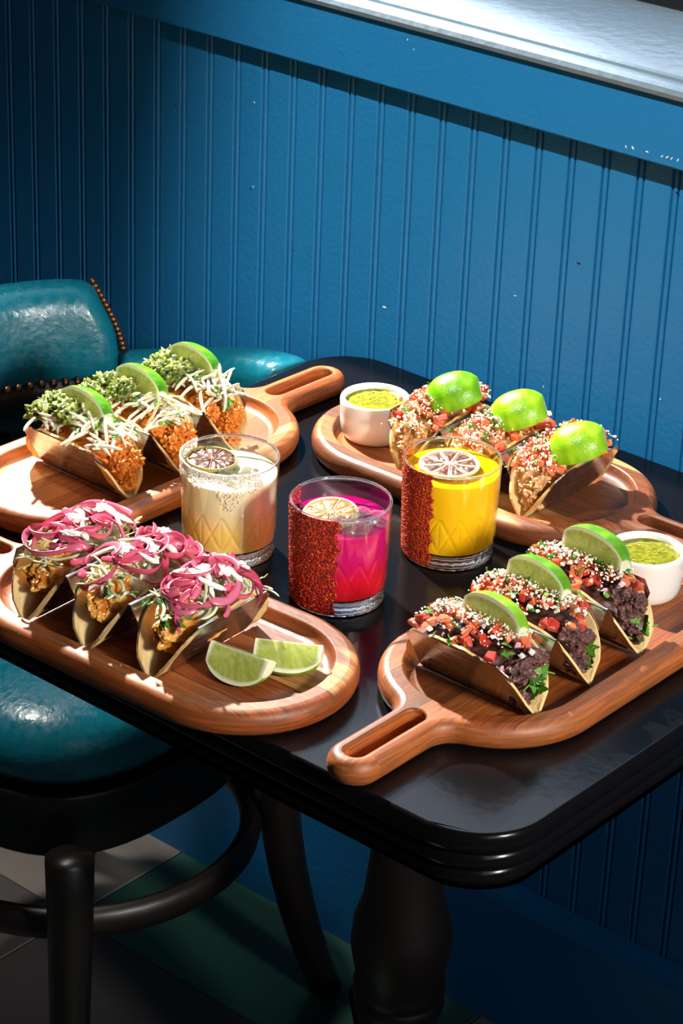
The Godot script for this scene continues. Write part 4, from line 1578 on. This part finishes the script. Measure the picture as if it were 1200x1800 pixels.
func build_glasses() -> void:
	var white := func(_y: float, _t: float) -> Color: return Color.WHITE
	# clear shell: outer wall with cuts, rounded rim, inner wall
	var shell := Shape.new()
	shell.add(round_wall(0.0135, GH - 0.0012, 60, 224, 0.0, 0.0009, white), Transform3D())
	var rim := []
	for k in 13:
		var t := -PI + TAU * k / 12.0
		rim.append(Vector2(glass_r(GH) - 0.0011 + 0.0012 * cos(t), GH - 0.0010 + 0.0013 * sin(t)))
	K.rim = lathe(rim, 112).mesh()
	shell.add(round_wall(0.0150, GH - 0.0012, 8, 96, 0.0010, 0.0, white, true), Transform3D())
	K.shell = shell.mesh()
	# solid foot with flat facets
	var foot := Shape.new()
	var rows := []
	var seg := 112
	for p in [[0.0, 0.0008], [0.0350, 0.0008], [0.0372, 0.0], [0.0388, 0.0008], [0.0398, 0.0030], [0.0399, 0.0045], [0.0376, 0.0060], [0.0376, 0.0108], [0.0399, 0.0125], [0.0400, 0.0134], [0.0380, 0.0136], [0.0, 0.0136]]:
		var row := []
		for k in seg:
			var t := TAU * k / seg
			var r: float = p[0]
			if r > 0.037 and p[1] > 0.0015:
				r -= 0.0012 * (0.5 + 0.5 * cos(28.0 * t))
			row.append(Vector3(r * cos(t), p[1], -r * sin(t)))
		rows.append(row)
	foot.add(skin(rows, true), Transform3D())
	K.foot = foot.mesh()

	var pale := func(y: float, t: float) -> Color:
		var d := nz.get_noise_3d(cos(t) * 60.0, y * 2600.0, sin(t) * 60.0)
		var f := smoothstep(0.026, 0.062, y + 0.007 * d)
		return L(246, 208, 108).lerp(L(230, 224, 184), f)
	var pink := func(y: float, t: float) -> Color:
		var d := nz.get_noise_3d(cos(t) * 50.0, y * 2000.0, sin(t) * 50.0 + 90.0)
		return L(214, 0, 34).lerp(L(206, 4, 108), smoothstep(0.022, 0.058, y + 0.009 * d))
	var gold := func(y: float, t: float) -> Color:
		var d := nz.get_noise_3d(cos(t) * 50.0, y * 1600.0, sin(t) * 50.0 + 30.0)
		return L(255, 198, 0).lerp(L(255, 214, 8), clampf(0.5 + d, 0, 1))
	var rows_g := [
		["pale margarita", "cloudy pale yellow", pale, Vector3(-0.1360, TY + 0.0003, 0.4205), 0.0755, 0.35],
		["pink cocktail", "magenta to red", pink, Vector3(-0.0137, TY + 0.0003, 0.4174), 0.0735, 0.0],
		["orange cocktail", "opaque golden orange", gold, Vector3(0.0020, TY + 0.0003, 0.2890), 0.0800, 1.1],
	]
	for q in rows_g.size():
		var r = rows_g[q]
		var where: String = ["behind the pink-onion tacos", "in the middle of the table", "in front of the board by the wall"][q]
		var coat: String = ["a salted rim", "red chilli salt down one side", "orange chilli salt down one side"][q]
		var g := thing("cocktail_glass", "tumbler with %s %s" % [coat, where], "glass", r[3], r[5], "tumblers of cocktail")
		part("bowl", K.shell, M.pane, g)
		part("lip", K.rim, M.thick_glass, g)
		part("foot", K.foot, M.thick_glass, g)
		# the drink: body with the cuts of the glass, and a slightly wavy surface
		var d := thing("cocktail", "%s %s in the tumbler %s" % [r[1], r[0], where], "drink", r[3], r[5])
		var s := Shape.new()
		var top: float = r[4]
		s.add(round_wall(0.0152, top, 52, 224, 0.0012, 0.0011, r[2]), Transform3D())
		var rows2 := []
		var cols2 := []
		for j in 15:
			var row := []
			var col := []
			for k in 96:
				var t := TAU * k / 96
				var rad := (glass_r(top) - 0.0012) * (1.0 - j / 14.0)
				var wv := 0.0007 * nz.get_noise_3d(rad * cos(t) * 9000.0, rad * sin(t) * 9000.0, q * 70.0) * minf(1.0, j * 0.5)
				row.append(Vector3(rad * cos(t), top + wv, -rad * sin(t)))
				var surf: Color = [L(214, 210, 170), L(150, 6, 84), L(230, 168, 4)][q]
				col.append(surf)
			rows2.append(row)
			cols2.append(col)
		s.add(skin(rows2, true, cols2), Transform3D())
		var rb := []
		for rr in [0.0, glass_r(0.0152) - 0.0012]:
			rb.append(Vector2(rr, 0.0152))
		s.add(lathe(rb, 96, r[2].call(0.0152, 0.0)), Transform3D())
		part("liquid", s, M.drink, d)
		if q == 1 or q == 0:
			for k in (7 if q == 1 else 4):
				var a := 5.4 + 0.27 * k if q == 1 else 5.2 + 0.45 * k
				var rad := 0.018 + 0.012 * (k % 3) * 0.6
				var up := 0.0045 if q == 1 else 0.0005
				part("ice_cube", lump(3, Vector3(0.0085, 0.0065, 0.0075), 0.28, 0.9, Color.WHITE, Color.WHITE, 60.0 + k), M.ice, d, Transform3D(rnd_basis() , Vector3(rad * cos(a - r[5]), top + up * (0.6 + 0.2 * (k % 3)), -rad * sin(a - r[5]))))
		# coatings on the outside, angles measured in the world (0 = +x, 90 degrees = +z)
		var cs := Shape.new()
		var count := [1500, 5200, 5200][q] as int
		var a0 := deg_to_rad([10.0, 52.0, 74.0][q])
		var a1 := deg_to_rad([185.0, 176.0, 176.0][q])
		for k in count:
			var f := rng.randf()
			var a := lerpf(a0, a1, f)
			var y := 0.0
			if q == 0:
				var reach := 0.012 + 0.022 * maxf(0.0, 1.0 - absf(a - deg_to_rad(42.0)) / 0.55) + 0.006 * sin(a * 9.0)
				y = GH - reach * pow(rng.randf(), 1.5)
			else:
				y = lerpf(0.004, GH - 0.001, rng.randf())
				a += 0.05 * nz.get_noise_2d(y * 8000.0, q * 50.0) * (1.0 - f) * 2.0
			var rr := glass_r(y) + 0.0002
			var size := rng.randf_range(0.0004, 0.0010) * (0.85 if q == 0 else 1.0)
			var col: Color
			if q == 0:
				col = L(236, 234, 226)
			else:
				var w := rng.randf()
				col = L(140, 14, 5).lerp(L(204, 44, 12), rng.randf()) if w < 0.78 else (L(54, 8, 5) if w < 0.89 else L(214, 108, 36))
				if q == 2:
					col = col.lerp(L(206, 92, 16), 0.35)
			var o := icosphere(0)
			var bit := Shape.new()
			bit.i = o.i
			var st := rng.randf_range(0.8, 1.7)
			for p in o.v:
				bit.put(Vector3(p.x * size * st, p.y * size, p.z * size * 0.9), col)
			cs.add(bit, Transform3D(rnd_basis(3.0), Vector3(rr * cos(a), y, rr * sin(a))))
		if q > 0:
			# the sticky layer the grains sit in
			var rows3 := []
			var cols3 := []
			for j in 41:
				var y := lerpf(0.0030, GH - 0.0005, j / 40.0)
				var row := []
				var col := []
				for k in 37:
					var f := k / 36.0
					var a := lerpf(a1, a0 + 0.03 + 0.05 * nz.get_noise_2d(y * 8000.0, q * 50.0), f)
					var rr := glass_r(y) + 0.0004 + 0.0004 * nz.get_noise_3d(a * 2500.0, y * 60000.0, 7.0)
					row.append(Vector3(rr * cos(a), y, rr * sin(a)))
					col.append(L(120, 10, 4) if q == 1 else L(140, 32, 6))
				rows3.append(row)
				cols3.append(col)
			cs.add(skin(rows3, false, cols3), Transform3D())
		var coat_part := part("rim_salt" if q == 0 else "chilli_salt", cs, M.salt if q == 0 else M.grain, g, Transform3D(Basis(Vector3.UP, -r[5]), Vector3.ZERO))
		coat_part.set_meta("kind", "stuff")
		# a dried slice of lime lying on the drink
		var off: Vector3 = [Vector3(-0.0175, 0.006, 0.004), Vector3(-0.006, 0.0035, 0.006), Vector3(-0.0015, 0.0040, 0.003)][q]
		var tiltb: Basis = [Basis(Vector3(0.3, 0, 1).normalized(), -0.05), Basis(Vector3(-0.77, 0, 0.64).normalized(), -0.10) * Basis(Vector3(0.64, 0, 0.77).normalized(), 0.05), Basis(Vector3.RIGHT, 0.03)][q]
		var ds := thing("dried_lime_slice", "%s dried lime slice floating on the %s" % [["dark brown", "pale-rimmed golden brown", "large white-veined brown"][q], r[0]], "lime slice", r[3] + Vector3(0, top, 0) + off, 0.0, "dried lime slices on the drinks")
		ds.basis = tiltb
		dried_slice(ds, [0.0225, 0.0235, 0.0262][q], q)


func dried_slice(t: Node3D, r: float, q: int) -> void:
	var rind_c: Color = [L(150, 138, 66), L(226, 208, 150), L(228, 214, 184)][q]
	var pith: Color = [L(128, 80, 48), L(216, 188, 136), L(232, 216, 190)][q]
	var p1: Color = [L(40, 12, 7), L(128, 66, 18), L(66, 26, 12)][q]
	var p2: Color = [L(96, 42, 24), L(190, 126, 48), L(122, 66, 36)][q]
	var n := 9
	var half := 0.0016
	part("rind", lathe([Vector2(r * 0.90, -half), Vector2(r * 0.97, -half), Vector2(r, -half * 0.4), Vector2(r, half * 0.5), Vector2(r * 0.98, half * 1.2), Vector2(r * 0.925, half * 1.2), Vector2(r * 0.90, half * 0.6), Vector2(r * 0.90, -half)], 60, rind_c), M.dried, t)
	var mem := Shape.new()
	mem.add(lathe([Vector2(r * 0.92, -half * 0.8), Vector2(r * 0.92, half * 0.25), Vector2(0.0, half * 0.35)], 48, pith), Transform3D())
	for k in n:
		var a := TAU * k / n + 0.2
		var path := []
		var sc := []
		for j in 7:
			var f := j / 6.0
			path.append(Vector3(r * 0.92 * f * cos(a), half * 0.75, r * 0.92 * f * sin(a)))
			sc.append(1.3 - 0.7 * sin(PI * f))
		var cc := [pith, pith, pith, pith, pith, pith]
		mem.add(sweep(path, round_section(0.00055, 0.0006, 6), sc, cc), Transform3D())
	mem.add(lathe([Vector2(0.0026, 0.0), Vector2(0.0022, half), Vector2(0.0, half * 1.15)], 12, pith), Transform3D())
	part("membrane", mem, M.dried, t)
	for k in n:
		var a0 := TAU * k / n + 0.2
		var da := TAU / n
		var rows := []
		var cols := []
		for i in 15:
			var f := i / 14.0
			var row := []
			var col := []
			for j in 11:
				var g := -1.0 + 2.0 * j / 10.0
				var rr := lerpf(0.13, 0.885, f) * r
				var wdt := da * 0.5 * (0.88 - 0.10 * (1.0 - f))
				var a := a0 + da * 0.5 + g * wdt
				var e := (1.0 - pow(absf(g), 4.0)) * (1.0 - pow(absf(2.0 * f - 1.0), 6.0))
				var d := nz.get_noise_3d(rr * cos(a) * 22000.0, rr * sin(a) * 22000.0, 5.0 + q * 40.0)
				row.append(Vector3(rr * cos(a), half * (0.2 + 0.6 * e + 0.7 * d * e), rr * sin(a)))
				col.append(p1.lerp(p2, clampf(0.45 + d * 1.3, 0, 1)))
			rows.append(row)
			cols.append(col)
		part("dried_segment", skin(rows, false, cols), M.dried, t)


# ------------------------------------------------------------------ loose limes
func build_loose_limes() -> void:
	for q in [[Vector3(0.0340, 0.0, 0.5905), "loose lime wedge with juicy face towards the camera on the front left board", 0.15, -0.1], [Vector3(0.0520, 0.0, 0.5530), "loose lime wedge behind the other, pale face turned up, on the front left board", 0.55, -0.45]]:
		var o := thing("lime_wedge", q[1], "lime wedge", Vector3(q[0].x, FLOOR_IN_BOARD, q[0].z), 0.0, "loose lime wedges on the front left board")
		o.basis = Basis(Vector3.UP, q[2])
		lime(o, 3.6, 5.2, 0.031, 0.027, Transform3D(Basis(Vector3.RIGHT, q[3]), Vector3(0, 0.0262, 0)), 0.5)
